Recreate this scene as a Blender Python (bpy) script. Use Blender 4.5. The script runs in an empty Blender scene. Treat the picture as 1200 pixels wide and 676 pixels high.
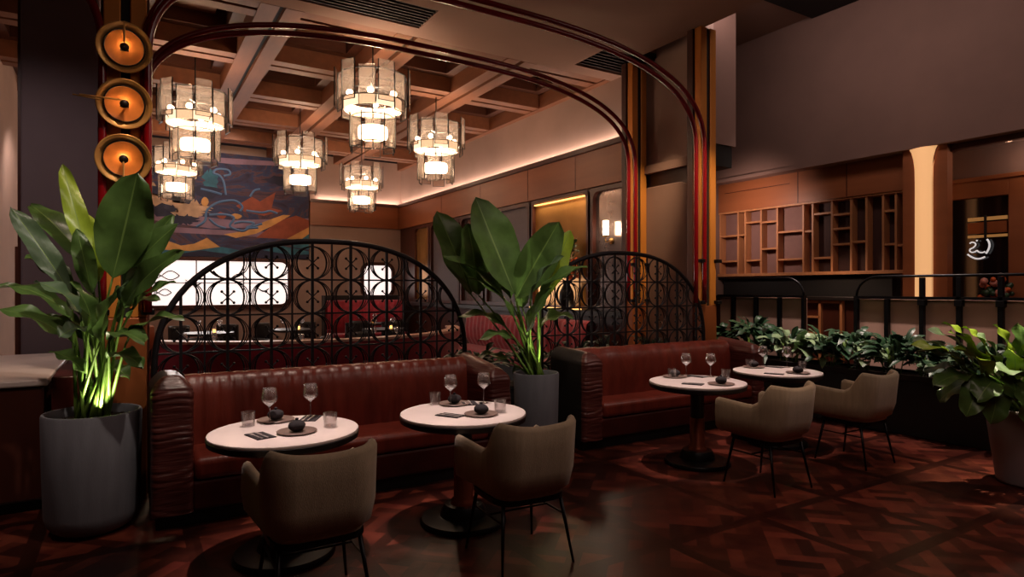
import bpy, math, random
from math import sin, cos, pi, radians, sqrt
from mathutils import Vector, Matrix
SC = bpy.context.scene
COL = SC.collection
R = random.Random(7)
# ---------------------------------------------------------------- camera model (photo taken as 1200x676, 22 mm lens)
F, U0, V0, CH = 733.0, 600.0, 338.0, 1.6
YAW = math.atan2(450, 733)
SA, CA = sin(YAW), cos(YAW)
def W(px, py, d):
    u = (px-U0)/F
    return Vector((d*(SA+CA*u), d*(CA-SA*u), CH-(py-V0)*d/F))
def onz(px, py, z):                       # point of the horizontal plane z seen at a pixel
    return W(px, py, (CH-z)*F/(py-V0))
def onY(px, py, Y):
    u = (px-U0)/F
    return W(px, py, Y/(CA-SA*u))
def onX(px, py, X):
    u = (px-U0)/F
    return W(px, py, X/(SA+CA*u))
# ---------------------------------------------------------------- materials
def lin(c):
    c = c/255.0
    return c/12.92 if c <= .04045 else ((c+.055)/1.055)**2.4
def rgb(*c): return (lin(c[0]), lin(c[1]), lin(c[2]), 1)
MATS = {}
def mat(name, col, rough=.5, metal=0, var=0, scale=8, stretch=(1,1,1), bump=0, bscale=60, col2=None, emit=None, estr=0, spec=.5, coat=0, sheen=0, attr=None, trans=0):
    m = bpy.data.materials.new(name); m.use_nodes = True
    nt = m.node_tree; N = nt.nodes; L = nt.links
    b = N['Principled BSDF']
    b.inputs['Base Color'].default_value = col
    b.inputs['Roughness'].default_value = rough
    b.inputs['Metallic'].default_value = metal
    b.inputs['Specular IOR Level'].default_value = spec
    if coat: b.inputs['Coat Weight'].default_value = coat; b.inputs['Coat Roughness'].default_value = .15
    if sheen: b.inputs['Sheen Weight'].default_value = sheen
    if trans: b.inputs['Transmission Weight'].default_value = trans
    if emit: b.inputs['Emission Color'].default_value = emit; b.inputs['Emission Strength'].default_value = estr
    tc = N.new('ShaderNodeTexCoord'); mp = N.new('ShaderNodeMapping')
    mp.inputs['Scale'].default_value = stretch
    L.new(tc.outputs['Object'], mp.inputs['Vector'])
    if var or col2:
        nz = N.new('ShaderNodeTexNoise'); nz.inputs['Scale'].default_value = scale; nz.inputs['Detail'].default_value = 6
        L.new(mp.outputs['Vector'], nz.inputs['Vector'])
        rp = N.new('ShaderNodeValToRGB'); L.new(nz.outputs['Fac'], rp.inputs['Fac'])
        c2 = col2 or tuple(min(1, x*(1-var)) for x in col[:3])+(1,)
        c1 = col if col2 else tuple(min(1, x*(1+var)) for x in col[:3])+(1,)
        rp.color_ramp.elements[0].position = .35; rp.color_ramp.elements[1].position = .68
        rp.color_ramp.elements[0].color = c2; rp.color_ramp.elements[1].color = c1
        out = rp.outputs['Color']
        if attr:
            at = N.new('ShaderNodeAttribute'); at.attribute_name = attr
            mx = N.new('ShaderNodeMix'); mx.data_type = 'RGBA'; mx.blend_type = 'MULTIPLY'; mx.inputs['Factor'].default_value = 1
            L.new(out, mx.inputs['A']); L.new(at.outputs['Color'], mx.inputs['B']); out = mx.outputs['Result']
        L.new(out, b.inputs['Base Color'])
    if bump:
        nb = N.new('ShaderNodeTexNoise'); nb.inputs['Scale'].default_value = bscale; nb.inputs['Detail'].default_value = 4
        L.new(mp.outputs['Vector'], nb.inputs['Vector'])
        bp = N.new('ShaderNodeBump'); bp.inputs['Strength'].default_value = bump; bp.inputs['Distance'].default_value = .01
        L.new(nb.outputs['Fac'], bp.inputs['Height']); L.new(bp.outputs['Normal'], b.inputs['Normal'])
    MATS[name] = m
    return m
mat('plaster', rgb(168,142,132), .85, var=.06, scale=1.5, bump=.08, bscale=40)
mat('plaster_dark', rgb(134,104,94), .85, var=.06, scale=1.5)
mat('ceiling_plaster', rgb(150,118,104), .9, var=.05, scale=1.2)
mat('pillar_grey', rgb(118,104,108), .8, var=.05, scale=2)
mat('beam_wood', rgb(124,76,50), .55, var=.12, scale=3, stretch=(3,.6,3))
mat('coffer_wood', rgb(80,42,26), .55, var=.15, scale=3, stretch=(.6,3,3))
mat('slot_black', rgb(14,10,10), .7)
mat('grille_dark', rgb(38,27,27), .7)
mat('wood_band', rgb(148,86,52), .42, var=.1, scale=2, stretch=(.4,.4,3))
mat('wood_shelf', rgb(184,124,82), .45, var=.12, scale=4, stretch=(4,4,.5))
mat('wood_dark', rgb(74,36,26), .4, var=.15, scale=3, stretch=(3,3,.5))
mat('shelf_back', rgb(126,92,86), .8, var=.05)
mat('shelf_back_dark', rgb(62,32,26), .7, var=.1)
mat('lacquer_red', rgb(122,12,22), .2, coat=.15, spec=.5)
mat('gold', rgb(216,140,62), .4, metal=.35, var=.08, scale=2, stretch=(1,1,.3))
mat('brass', rgb(232,184,112), .3, metal=.45)
mat('amber', rgb(238,150,76), .35, var=.12, scale=9)
mat('black_metal', rgb(20,19,23), .38, metal=.6)
mat('iron', rgb(34,31,36), .42, metal=.5)
mat('leather', rgb(116,46,34), .34, var=.2, scale=6, stretch=(2,1,.5), bump=.35, bscale=20, coat=.1)
mat('leather_dark', rgb(74,27,22), .36, var=.16, scale=7, bump=.25, bscale=25, coat=.1)
mat('leather_ruched', rgb(88,42,38), .34, var=.16, scale=6, stretch=(1,1,3), bump=.9, bscale=9, coat=.1)
MATS['leather_ruched'].node_tree.nodes['Mapping'].inputs['Scale'].default_value=(.45,.45,5)
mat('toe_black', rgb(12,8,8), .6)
mat('fabric', rgb(184,164,136), .9, var=.08, scale=14, stretch=(3,3,.4), bump=.3, bscale=160, sheen=.25)
mat('marble', rgb(226,212,206), .3, var=.04, scale=5)
mat('rim_dark', rgb(26,20,19), .45)
mat('copper', rgb(136,66,46), .32, metal=.7)
mat('napkin_dark', rgb(34,28,32), .85, var=.2, scale=25, bump=.2, bscale=120)
mat('plate_stone', rgb(112,92,84), .45, var=.12, scale=20)
mat('steel', rgb(200,190,184), .3, metal=.5)
mat('concrete', rgb(106,104,112), .75, var=.1, scale=5, stretch=(3,3,.6), bump=.12, bscale=50)
mat('pot_white', rgb(150,136,140), .6, var=.03, scale=4)
mat('soil', rgb(40,30,24), .95, var=.3, scale=40, bump=.8, bscale=60)
mat('leaf', rgb(84,114,56), .36, var=.25, scale=7)
mat('leaf_rib', rgb(120,150,78), .4)
mat('leaf_light', rgb(146,172,52), .36, var=.2, scale=7)
mat('leaf_grey', rgb(88,112,82), .4, var=.2, scale=6)
mat('leaf_hedge', rgb(38,66,42), .4, var=.35, scale=9)
mat('leaf_pale', rgb(120,142,104), .42, var=.2, scale=9)
mat('stalk', rgb(104,138,54), .45, var=.15, scale=8)
mat('parquet', rgb(86,39,27), .3, col2=rgb(66,25,19), scale=3, stretch=(2,2,2), attr='tone', spec=.4, bump=.05, bscale=14)
mat('floor_plain', rgb(70,40,34), .4, var=.1, scale=3)
mat('mirror_gold', rgb(176,128,72), .2, metal=.55, var=.1, scale=3)
mat('mirror_grey', rgb(120,104,100), .2, metal=.7, var=.06)
mat('panel_grey', rgb(92,78,80), .5, var=.05)
mat('velvet_red', rgb(150,20,40), .7, var=.2, scale=8, sheen=.3)
mat('trim_pale', rgb(226,180,160), .35)
mat('padded_beige', rgb(190,148,132), .85, var=.05, scale=3)
mat('chair_black', rgb(28,22,24), .6)
mat('door_dark', rgb(14,12,16), .12, spec=.7)
mat('orange_leather', rgb(178,84,42), .5)
mat('bloom_orange', rgb(214,96,40), .6, var=.3, scale=20)
mat('bloom_pink', rgb(226,150,132), .6, var=.3, scale=20)
mat('white_emit', rgb(236,232,228), .5, emit=rgb(240,236,236), estr=.55)  # emblem white, with brightness put in as emission
mat('bulb', rgb(255,236,206), .4, emit=rgb(255,226,190), estr=26)
mat('bulb_soft', rgb(255,236,206), .4, emit=rgb(255,222,184), estr=13)
mat('gold_dark', rgb(150,84,44), .45, metal=.3, var=.1, scale=3)
mat('bulb_ring', rgb(255,236,206), .4, emit=rgb(255,216,176), estr=1.5)
mat('led', rgb(255,220,190), .4, emit=rgb(255,206,172), estr=6)
mat('led_gold', rgb(255,200,130), .4, emit=rgb(255,190,110), estr=2.2)
mat('gilt_emit', rgb(190,130,70), .4, emit=rgb(255,190,110), estr=.16)  # faint emission standing in for light caught by the gilded rails
mat('lightbox_white', rgb(250,240,236), .5, emit=rgb(255,236,230), estr=1.1)
mat('emissive_pilaster', rgb(240,190,140), .6, emit=rgb(255,190,128), estr=.7)
mat('candle', rgb(255,190,110), .4, emit=rgb(255,180,90), estr=5)
def glassy(name, tint, wt, wd, wg, rough=.1, emit=None):
    m = bpy.data.materials.new(name); m.use_nodes = True
    nt = m.node_tree; N = nt.nodes; L = nt.links; N.clear()
    o = N.new('ShaderNodeOutputMaterial'); t = N.new('ShaderNodeBsdfTransparent'); t.inputs['Color'].default_value = tint
    g = N.new('ShaderNodeBsdfGlossy'); g.inputs['Roughness'].default_value = rough; g.inputs['Color'].default_value = (1,1,1,1)
    d = N.new('ShaderNodeBsdfTranslucent'); d.inputs['Color'].default_value = tint
    f = N.new('ShaderNodeLayerWeight'); f.inputs['Blend'].default_value = wg
    m1 = N.new('ShaderNodeMixShader'); m1.inputs[0].default_value = wd
    L.new(t.outputs[0], m1.inputs[1]); L.new(d.outputs[0], m1.inputs[2])
    m2 = N.new('ShaderNodeMixShader'); L.new(f.outputs['Facing'], m2.inputs[0])
    L.new(m1.outputs[0], m2.inputs[1]); L.new(g.outputs[0], m2.inputs[2]); L.new(m2.outputs[0], o.inputs[0])
    MATS[name] = m
glassy('glass_clear', (.95,.93,.93,1), 0, .08, .26, .03)
glassy('glass_panel', (.86,.79,.74,1), 0, .07, .12, .12)
glassy('glass_sheen', (.97,.94,.93,1), 0, .45, .3, .05)  # milkier mix imitates the tabletop's reflection in the lower wine bowl
def M(n): return MATS[n]
# ---------------------------------------------------------------- mesh builder
class MB:
    def __init__(s): s.v=[]; s.f=[]; s.mi=[]
    def add(s, vs, fs, mi=0):
        o=len(s.v); s.v += [tuple(p) for p in vs]; s.f += [tuple(i+o for i in f) for f in fs]; s.mi += [mi]*len(fs); return s
    def box(s, x0,y0,z0,x1,y1,z1, mi=0):
        vs=[(x,y,z) for z in (z0,z1) for y in (y0,y1) for x in (x0,x1)]
        return s.add(vs, [(0,2,3,1),(4,5,7,6),(0,1,5,4),(2,6,7,3),(0,4,6,2),(1,3,7,5)], mi)
    def obox(s, c, size, rz=0, rx=0, ry=0, mi=0):
        m = Matrix.Translation(c) @ Matrix.Rotation(rz,4,'Z') @ Matrix.Rotation(ry,4,'Y') @ Matrix.Rotation(rx,4,'X')
        a,b,h=[q/2 for q in size]
        vs=[m@Vector((x,y,z)) for z in (-h,h) for y in (-b,b) for x in (-a,a)]
        return s.add(vs, [(0,2,3,1),(4,5,7,6),(0,1,5,4),(2,6,7,3),(0,4,6,2),(1,3,7,5)], mi)
    def tube(s, pts, r, n=8, closed=False, cap=True, mi=0):
        pts=[Vector(p) for p in pts]; k=len(pts); rings=[]; prev=None
        for i,p in enumerate(pts):
            if closed: t=(pts[(i+1)%k]-pts[i-1])
            else: t=pts[min(i+1,k-1)]-pts[max(i-1,0)]
            t.normalize()
            if prev is None:
                a=Vector((0,0,1)) if abs(t.z)<.9 else Vector((1,0,0))
                x=t.cross(a).normalized()
            else:
                x=(prev-t*prev.dot(t))
                x = x.normalized() if x.length>1e-6 else t.orthogonal().normalized()
            prev=x; y=t.cross(x)
            rr=r(i/(k-1)) if callable(r) else r
            rings.append([p+x*rr*cos(2*pi*j/n)+y*rr*sin(2*pi*j/n) for j in range(n)])
        vs=[q for rg in rings for q in rg]; fs=[]
        for i in range(k if closed else k-1):
            i2=(i+1)%k
            for j in range(n): fs.append((i*n+j,i*n+(j+1)%n,i2*n+(j+1)%n,i2*n+j))
        if cap and not closed: fs += [tuple(range(n))[::-1], tuple((k-1)*n+j for j in range(n))]
        return s.add(vs,fs,mi)
    def lathe(s, prof, n=24, c=(0,0,0), mtx=None, mi=0, cap=False):
        mtx = mtx or Matrix(); c=Vector(c); vs=[]; fs=[]; k=len(prof)
        for r,z in prof:
            for j in range(n): vs.append(c+mtx@Vector((r*cos(2*pi*j/n), r*sin(2*pi*j/n), z)))
        for i in range(k-1):
            for j in range(n): fs.append((i*n+j,i*n+(j+1)%n,(i+1)*n+(j+1)%n,(i+1)*n+j))
        if cap: fs += [tuple(range(n))[::-1], tuple((k-1)*n+j for j in range(n))]
        return s.add(vs,fs,mi)
    def grid(s, rows, cu=False, cv=False, mi=0, mif=None):
        a=len(rows); b=len(rows[0]); vs=[p for r in rows for p in r]
        o=len(s.v); s.v += [tuple(p) for p in vs]
        for i in range(a if cu else a-1):
            for j in range(b if cv else b-1):
                i2=(i+1)%a; j2=(j+1)%b
                s.f.append((o+i*b+j,o+i*b+j2,o+i2*b+j2,o+i2*b+j)); s.mi.append(mif(i,j) if mif else mi)
        return s
    def prism(s, poly, h0, h1, fn, mi=0):     # poly in 2D, fn(a,b,h)->3D
        n=len(poly); vs=[fn(a,b,h0) for a,b in poly]+[fn(a,b,h1) for a,b in poly]
        fs=[tuple(range(n))[::-1], tuple(range(n,2*n))]+[(i,(i+1)%n,n+(i+1)%n,n+i) for i in range(n)]
        return s.add(vs,fs,mi)
    def ball(s, c, r, n=10, mi=0, sc=(1,1,1)):
        c=Vector(c); k=max(4,n//2); prof=[(r*sin(pi*i/k)+1e-5, -r*cos(pi*i/k)) for i in range(k+1)]
        m=Matrix.Diagonal((sc[0],sc[1],sc[2],1)).to_3x3()
        return s.lathe(prof,n,c,m,mi)
    def build(s, name, mats, parent=None, smooth=False, bevel=0, sub=0, solid=0, seg=2):
        me=bpy.data.meshes.new(name); me.from_pydata(s.v,[],s.f)
        if isinstance(mats,str): mats=[mats]
        for q in mats: me.materials.append(M(q))
        me.polygons.foreach_set('material_index', s.mi)
        if smooth: me.polygons.foreach_set('use_smooth',[True]*len(s.f))
        me.update()
        o=bpy.data.objects.new(name,me); COL.objects.link(o)
        if parent is not None: o.parent=parent
        if solid:
            q=o.modifiers.new('s','SOLIDIFY'); q.thickness=solid; q.offset=0
        if bevel:
            q=o.modifiers.new('b','BEVEL'); q.width=bevel; q.segments=seg; q.limit_method='ANGLE'; q.angle_limit=radians(40)
        if sub:
            q=o.modifiers.new('d','SUBSURF'); q.levels=sub; q.render_levels=sub
        if smooth=='auto' or (smooth and bevel):
            for p in me.polygons: p.use_smooth=True
            me.set_sharp_from_angle(angle=radians(45)) if hasattr(me,'set_sharp_from_angle') else None
        return o
def tag(o, label=None, cat=None, group=None, kind=None):
    if label: o['label']=label
    if cat: o['category']=cat
    if group: o['group']=group
    if kind: o['kind']=kind
    return o
def thing(name, label, cat, loc=(0,0,0), rz=0, group=None):
    o=bpy.data.objects.new(name,None); COL.objects.link(o); o.empty_display_size=.1
    o.location=loc; o.rotation_euler=(0,0,rz)
    return tag(o,label,cat,group)
def dup(root, loc, rz=None, label=None, parent=None):
    c=root.copy(); COL.objects.link(c); c.parent=parent
    if loc is not None: c.location=loc
    if rz is not None: c.rotation_euler=(0,0,rz)
    if label: c['label']=label
    for ch in list(root.children): dup(ch,None,None,None,c)
    return c
def struct(o): o['kind']='structure'; return o
CHE,TSP,COV,UP,RPL,FIL,FSP,BEN,COLE,BLK,MUR,AMB,PSP,PIL=46,800,36,30,460,38,165,100,520,50,160,.012,250,120
# ================================================================ SETTING
CZ = 4.95
XW = 6.66            # inner right wall
YB = 16.9            # back wall of the inner room
# ---- floor: square parquet panels with a diagonal weave, each plank its own tone
def clip(poly, x0,y0,x1,y1):
    def cut(p, ins, inter):
        out=[]
        for i in range(len(p)):
            a=p[i-1]; b=p[i]
            if ins(b):
                if not ins(a): out.append(inter(a,b))
                out.append(b)
            elif ins(a): out.append(inter(a,b))
        return out
    def ix(c): return lambda a,b:(c, a[1]+(b[1]-a[1])*(c-a[0])/(b[0]-a[0]))
    def iy(c): return lambda a,b:(a[0]+(b[0]-a[0])*(c-a[1])/(b[1]-a[1]), c)
    for ins,inter in ((lambda p:p[0]>=x0-1e-9,ix(x0)),(lambda p:p[0]<=x1+1e-9,ix(x1)),(lambda p:p[1]>=y0-1e-9,iy(y0)),(lambda p:p[1]<=y1+1e-9,iy(y1))):
        if len(poly)<3: return []
        poly=cut(poly,ins,inter)
    return poly
PS=.85; FB=.085
fl=MB(); tones=[]
def plank(poly, tone):
    if len(poly)<3: return
    fl.add([(x,y,0) for x,y in poly],[tuple(range(len(poly)))]); tones.append(tone)
S2=sqrt(.5)
FX0,FY0=-2.2,-.6
nx,ny=12,8
FX1,FY1=FX0+nx*PS,FY0+ny*PS
FX0 += .0
for i in range(nx):
    for j in range(ny):
        ax=2.9-6*PS+i*PS; ay=2.83-4*PS+j*PS
        ix0,iy0,ix1,iy1=ax+FB/2,ay+FB/2,ax+PS-FB/2,ay+PS-FB/2
        t=lambda a=.35,b=.55:R.uniform(a,b)
        plank([(ax,ay),(ax+PS,ay),(ix1,iy0),(ix0,iy0)],t(.3,.48)); plank([(ax+PS,ay),(ax+PS,ay+PS),(ix1,iy1),(ix1,iy0)],t(.3,.48))
        plank([(ax+PS,ay+PS),(ax,ay+PS),(ix0,iy1),(ix1,iy1)],t(.3,.48)); plank([(ax,ay+PS),(ax,ay),(ix0,iy0),(ix0,iy1)],t(.3,.48))
        cx,cy=ax+PS/2,ay+PS/2; bs=.262; pw=bs/3
        for a in range(-3,3):
            for b in range(-3,3):
                par=(a+b)%2
                for k in range(3):
                    if par: q=[(a*bs,b*bs+k*pw),(a*bs+bs,b*bs+k*pw),(a*bs+bs,b*bs+k*pw+pw),(a*bs,b*bs+k*pw+pw)]
                    else: q=[(a*bs+k*pw,b*bs),(a*bs+k*pw+pw,b*bs),(a*bs+k*pw+pw,b*bs+bs),(a*bs+k*pw,b*bs+bs)]
                    q=[(cx+(x-y)*S2,cy+(x+y)*S2) for x,y in q]
                    plank(clip(q,ix0,iy0,ix1,iy1),R.choice((R.uniform(.7,1.1),R.uniform(1.2,2.0),R.uniform(.35,.7))))
PX0=2.9-6*PS; PX1=PX0+nx*PS; PY0=2.83-4*PS; PY1=PY0+ny*PS
for q in ([(-5,-5),(13,-5),(13,PY0),(-5,PY0)],[(-5,PY0),(PX0,PY0),(PX0,PY1),(-5,PY1)],[(PX1,PY0),(13,PY0),(13,PY1),(PX1,PY1)],[(-5,PY1),(13,PY1),(13,YB+.2),(-5,YB+.2)]):
    plank(q,.7)
floor=fl.build('floor','parquet'); struct(floor)
ca=floor.data.color_attributes.new('tone','FLOAT_COLOR','CORNER')
buf=[]
for p,tn in zip(floor.data.polygons,tones): buf += [tn,tn,tn,1]*p.loop_total
ca.data.foreach_set('color',buf)
# ---- ceilings
b=MB(); b.box(-5,-5,CZ,3.2,6.9,CZ+.2); b.box(3.2,-5,CZ,5.7,7.5,CZ+.2); b.box(5.7,-5,CZ,6.3,6.75,CZ+.2)
b.box(-5,7.5,CZ,6.9,7.78,CZ+.2); b.box(6.2,-5,CZ+.2,6.3,5.85,5.8); b.box(6.2,-5,5.8,13,8.5,5.95); b.box(-5,6.9,CZ+.12,3.2,7.5,CZ+.2); b.box(5.7,6.75,CZ+.12,6.9,7.5,CZ+.2)
struct(b.build('ceiling',['ceiling_plaster']))
b=MB(); b.box(6.31,-5,5.76,8.99,5.8,5.799); struct(b.build('trim_1','slot_black'))
b=MB(); b.box(-3,6.9,CZ+.05,3.2,7.5,CZ+.11); 
for k in range(8): b.box(-3,6.92+k*.075,CZ+.01,3.2,6.94+k*.075,CZ+.05)
tag(b.build('ceiling_grille','grille_dark'),'long dark ceiling grille above the left and middle of the arches','grille')
b=MB(); b.box(5.7,6.75,CZ+.05,6.9,7.5,CZ+.11)
for k in range(8): b.box(5.7,6.78+k*.09,CZ+.01,6.9,6.8+k*.09,CZ+.05)
tag(b.build('ceiling_grille','grille_dark'),'short dark ceiling grille at the head of the far gold column','grille')
# coffers
YBE=[8.03,9.93,11.8,13.68,15.56]; XBE=[-.12,1.58,3.27,4.97,XW+.1]
XL=-1.6
b=MB()
b.box(XL,7.78,CZ+.62,XW+.2,YB+.1,CZ+.7,1)
hw=.25; sl=.035
def ybeam(x):
    for a,c in ((x-hw,x-sl),(x+sl,x+hw)):
        b.box(a,7.79,CZ,c,YB,CZ+.6,0)
    b.box(x-sl,7.79,CZ+.06,x+sl,YB,CZ+.6,2)
def xbeam(y,x0,x1):
    for a,c in ((y-hw+.02,y-sl),(y+sl,y+hw-.02)):
        b.box(x0,a,CZ+.012,x1,c,CZ+.6,0)
    b.box(x0,y-sl,CZ+.06,x1,y+sl,CZ+.6,2)
for x in XBE[:-1]: ybeam(x)
b.box(XW-.12,7.79,CZ,XW+.2,YB,CZ+.6,0)
xs=[XL-1.75]+XBE
spans=[(XL,XBE[0]-hw)]+[(XBE[i]+hw,XBE[i+1]-hw if i<3 else XW-.12) for i in range(4)]
for y in YBE:
    for x0,x1 in spans: xbeam(y,x0,x1)
# stepped wooden lining inside each coffer
for x0,x1 in spans:
    ye=YBE+[YB+.2]
    for i in range(5):
        y0=ye[i]+hw-.02; y1=ye[i+1]-hw+.02 if i<4 else YB
        if x1-x0<.4 or y1-y0<.4: continue
        w=.16
        b.box(x0,y0,CZ+.26,x0+w,y1,CZ+.6,1); b.box(x1-w,y0,CZ+.26,x1,y1,CZ+.6,1)
        b.box(x0+w,y0,CZ+.262,x1-w,y0+w,CZ+.6,1); b.box(x0+w,y1-w,CZ+.262,x1-w,y1,CZ+.6,1)
        b.box((x0+x1)/2-.3,y0+w,CZ+.45,(x0+x1)/2+.3,y1-w,CZ+.6,0)
struct(b.build('trim_2',['beam_wood','coffer_wood','slot_black']))
# ---- inner right wall
ZC=3.93; ZW=3.28
b=MB(); b.box(XW,7.0,ZC+.02,XW+.3,YB,CZ+.1,0)          # plaster over the cove
b.box(XW-.02,7.0,0,XW+.3,YB,ZC,1)                        # backing
b.box(XW-.0,5.88,0,XW+.19,7.0,3.42,2); b.box(XW-.02,5.88,3.42,XW+.2,7.0,5.8,0); b.box(XW+.2,5.88,3.6,XW+.66,7.0,5.8,3)
struct(b.build('wall_right',['plaster','wood_dark','panel_grey','plaster_dark']))
b=MB(); b.box(XW-.1,7.15,ZW,XW-.021,YB-.02,ZC-.05)
for y in (8.6,10.1,12,14): b.box(XW-.104,y,ZW,XW-.1,y+.012,ZC-.05,1)
struct(b.build('trim_3',['wood_band','wood_dark']))
b=MB(); b.box(XW-.16,7.15,ZC-.05,XW-.02,YB-.02,ZC-.02); b.box(XW-.16,7.15,ZC-.02,XW-.14,YB-.02,ZC+.03)
struct(b.build('trim_4','wood_dark'))
b=MB(); b.box(XW-.1,7.2,ZC-.015,XW-.06,YB-.1,ZC+.0); tag(b.build('cove_light','led'),'long warm cove light along the top of the right wood band','light')
# bays below the wood band
def bay(n,y0,y1,matn,frame=.07,z0=1.25,z1=ZW-.02,label=None):
    b=MB()
    def ring(r,rad):
        yy0,yy1,zz0,zz1=y0+r,y1-r,z0+r,z1-r; P=[]
        for (cy,cz,a0) in ((yy1-rad,zz1-rad,0),(yy0+rad,zz1-rad,90)):
            for k in range(7): a=radians(a0+k*15); P.append((cy+rad*cos(a),cz+rad*sin(a)))
        P += [(yy0,zz0),(yy1,zz0)]
        return P
    o,i=ring(0,.02),ring(frame,.12)
    n_=len(o)
    vs=[(XW-.1,y,z) for y,z in o]+[(XW-.1,y,z) for y,z in i]+[(XW-.03,y,z) for y,z in i]
    fs=[(k,(k+1)%n_,n_+(k+1)%n_,n_+k) for k in range(n_)]+[(n_+k,n_+(k+1)%n_,2*n_+(k+1)%n_,2*n_+k) for k in range(n_)]
    b.add(vs,fs,0)
    b.add([(XW-.03,y,z) for y,z in i],[tuple(range(n_))],1)
    return struct(b.build('window_%d'%n,['wood_dark',matn]))
bay(1,7.15,8.2,'mirror_grey'); bay(2,8.26,9.99,'mirror_gold',.05); bay(3,10.05,11.8,'panel_grey'); bay(4,11.9,13.0,'mirror_grey'); bay(5,13.05,14.7,'panel_grey'); bay(6,14.75,15.75,'mirror_gold')
b=MB(); b.box(XW-.09,8.36,ZW-.12,XW-.05,9.9,ZW-.1); tag(b.build('mirror_light','led_gold'),'warm strip light at the top of the gold mirror','light')
b=MB(); b.box(XW-.34,7.15,1.16,XW-.03,YB-.05,1.24); struct(b.build('trim_5','rim_dark'))
b=MB(); b.box(XW-.2,8.36,1.242,XW-.16,9.9,1.262); tag(b.build('mirror_light','led_gold'),'warm strip light on the dark ledge under the gold mirror','light')
# arched grey recess between the two gold columns
b=MB(); poly=[(5.95,0),(5.95,2.7)]+[(6.3+.35*cos(radians(180-k*15)),2.75+.35*sin(radians(180-k*15))) for k in range(7)]+[(6.95,3.1),(6.95,0)]
b.prism(poly,XW-.05,XW-.001,lambda a,c,h:(h,a,c)); struct(b.build('trim_6','plaster_dark',bevel=.01))
b=MB(); b.box(XW-.1,5.89,3.3,XW-.021,6.98,3.42); struct(b.build('trim_7','plaster_dark'))
# ---- back wall of inner room
b=MB(); b.box(4.1,YB,ZC+.02,XW+.2,YB+.2,CZ+.2,0); b.box(XL,YB,0,XW+.2,YB+.25,2.36,0); b.box(XL,YB+.05,2.36,4.1,YB+.25,CZ+.2,0); b.box(4.1,YB,2.36,XW+.2,YB+.2,ZC+.02,0)
struct(b.build('wall_back','plaster'))
b=MB(); b.box(4.09,YB-.08,3.28,XW-.12,YB-.001,ZC-.05); struct(b.build('trim_8','wood_band'))
b=MB(); b.box(4.09,YB-.14,ZC-.05,XW-.12,YB-.001,ZC-.02); b.box(4.09,YB-.14,ZC-.02,XW-.12,YB-.12,ZC+.03); struct(b.build('trim_9','wood_dark'))
b=MB(); b.box(4.15,YB-.08,ZC-.015,XW-.2,YB-.05,ZC); tag(b.build('cove_light','led'),'short warm cove light at the top of the back wall','light')
# lit serving hatches
def rr(x0,z0,x1,z1,r,k=6):
    P=[]
    for cx,cz,a0 in ((x1-r,z1-r,0),(x0+r,z1-r,90),(x0+r,z0+r,180),(x1-r,z0+r,270)):
        for i in range(k+1): a=radians(a0+90*i/k); P.append((cx+r*cos(a),cz+r*sin(a)))
    return P
def hatch(n,x0,z0,x1,z1,div):
    b=MB(); o=rr(x0-.09,z0-.09,x1+.09,z1+.09,.25); i=rr(x0,z0,x1,z1,.18); n_=len(o)
    y0,y1=YB-.08,YB-.015
    vs=[(x,y0,z) for x,z in o]+[(x,y0,z) for x,z in i]+[(x,y1,z) for x,z in i]+[(x,YB-.001,z) for x,z in o]
    b.add(vs,[(k,(k+1)%n_,n_+(k+1)%n_,n_+k) for k in range(n_)]+[(n_+k,n_+(k+1)%n_,2*n_+(k+1)%n_,2*n_+k) for k in range(n_)]+[(3*n_+k,3*n_+(k+1)%n_,(k+1)%n_,k) for k in range(n_)],0)
    w=struct(b.build('window_%d'%n,'wood_dark'))
    b=MB(); b.add([(x,y1,z) for x,z in i],[tuple(range(n_))]); b.build('pane','lightbox_white',w)
    b=MB()
    for k in range(1,div): 
        x=x0+(x1-x0)*k/div; b.box(x-.012,y1-.03,z0,x+.012,y1-.005,z1)
    b.box(x0,y1-.03,(z0+z1)/2-.01,x1,y1-.005,(z0+z1)/2+.01)
    b.build('glazing_bar','wood_dark',w)
    return w
hatch(7,.35,1.2,3.53,2.27,3); hatch(8,5.55,1.42,6.35,2.24,1)
# line drawing of leaves and fish on the glazing of the large hatch
w7=bpy.data.objects['window_7']; b=MB()
def pl(c,s,pts,r=.012): b.tube([(c[0]+x*s,YB-.05,c[1]+z*s) for x,z in pts],r,5)
for c,s,fl_ in (((.8,1.9),.42,1),((1.35,1.75),.3,-1),((2.3,1.85),.4,1),((2.9,1.6),.28,-1),((.7,1.5),.3,1)):
    pl(c,s,[(-.6,0)]+[(-.3+.9*k/8,.28*sin(pi*k/8)*fl_) for k in range(9)]); pl(c,s,[(-.3+.9*k/8,-.22*sin(pi*k/8)) for k in range(9)]); pl(c,s,[(-.6,.2),(-.3,0),(-.6,-.2)])
b.build('pane_drawing','iron',w7)
# ---- left side: inner left wall, grey pillar
b=MB(); b.box(XL-.25,10.4,0,XL,YB+.2,CZ+.6,0); b.box(XL-.5,8.4,0,XL-.25,YB,CZ+.6,0)
struct(b.build('wall_left','plaster'))
b=MB(); b.box(XL-.001,13.2,.02,XL+.05,14.4,2.3,0); b.box(XL+.05,13.3,.1,XL+.07,14.3,2.2,0); b.box(XL+.05,14.15,1.0,XL+.12,14.2,1.1,1)
struct(b.build('door_2',['wood_dark','brass'],bevel=.01))
b=MB(); b.box(-.95,8.2,0,-.262,9.0,CZ+.1); struct(b.build('trim_10','pillar_grey',bevel=.02))
b=MB(); b.box(-.985,8.3,0,-.95,8.9,CZ); struct(b.build('trim_11','wood_dark'))
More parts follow.
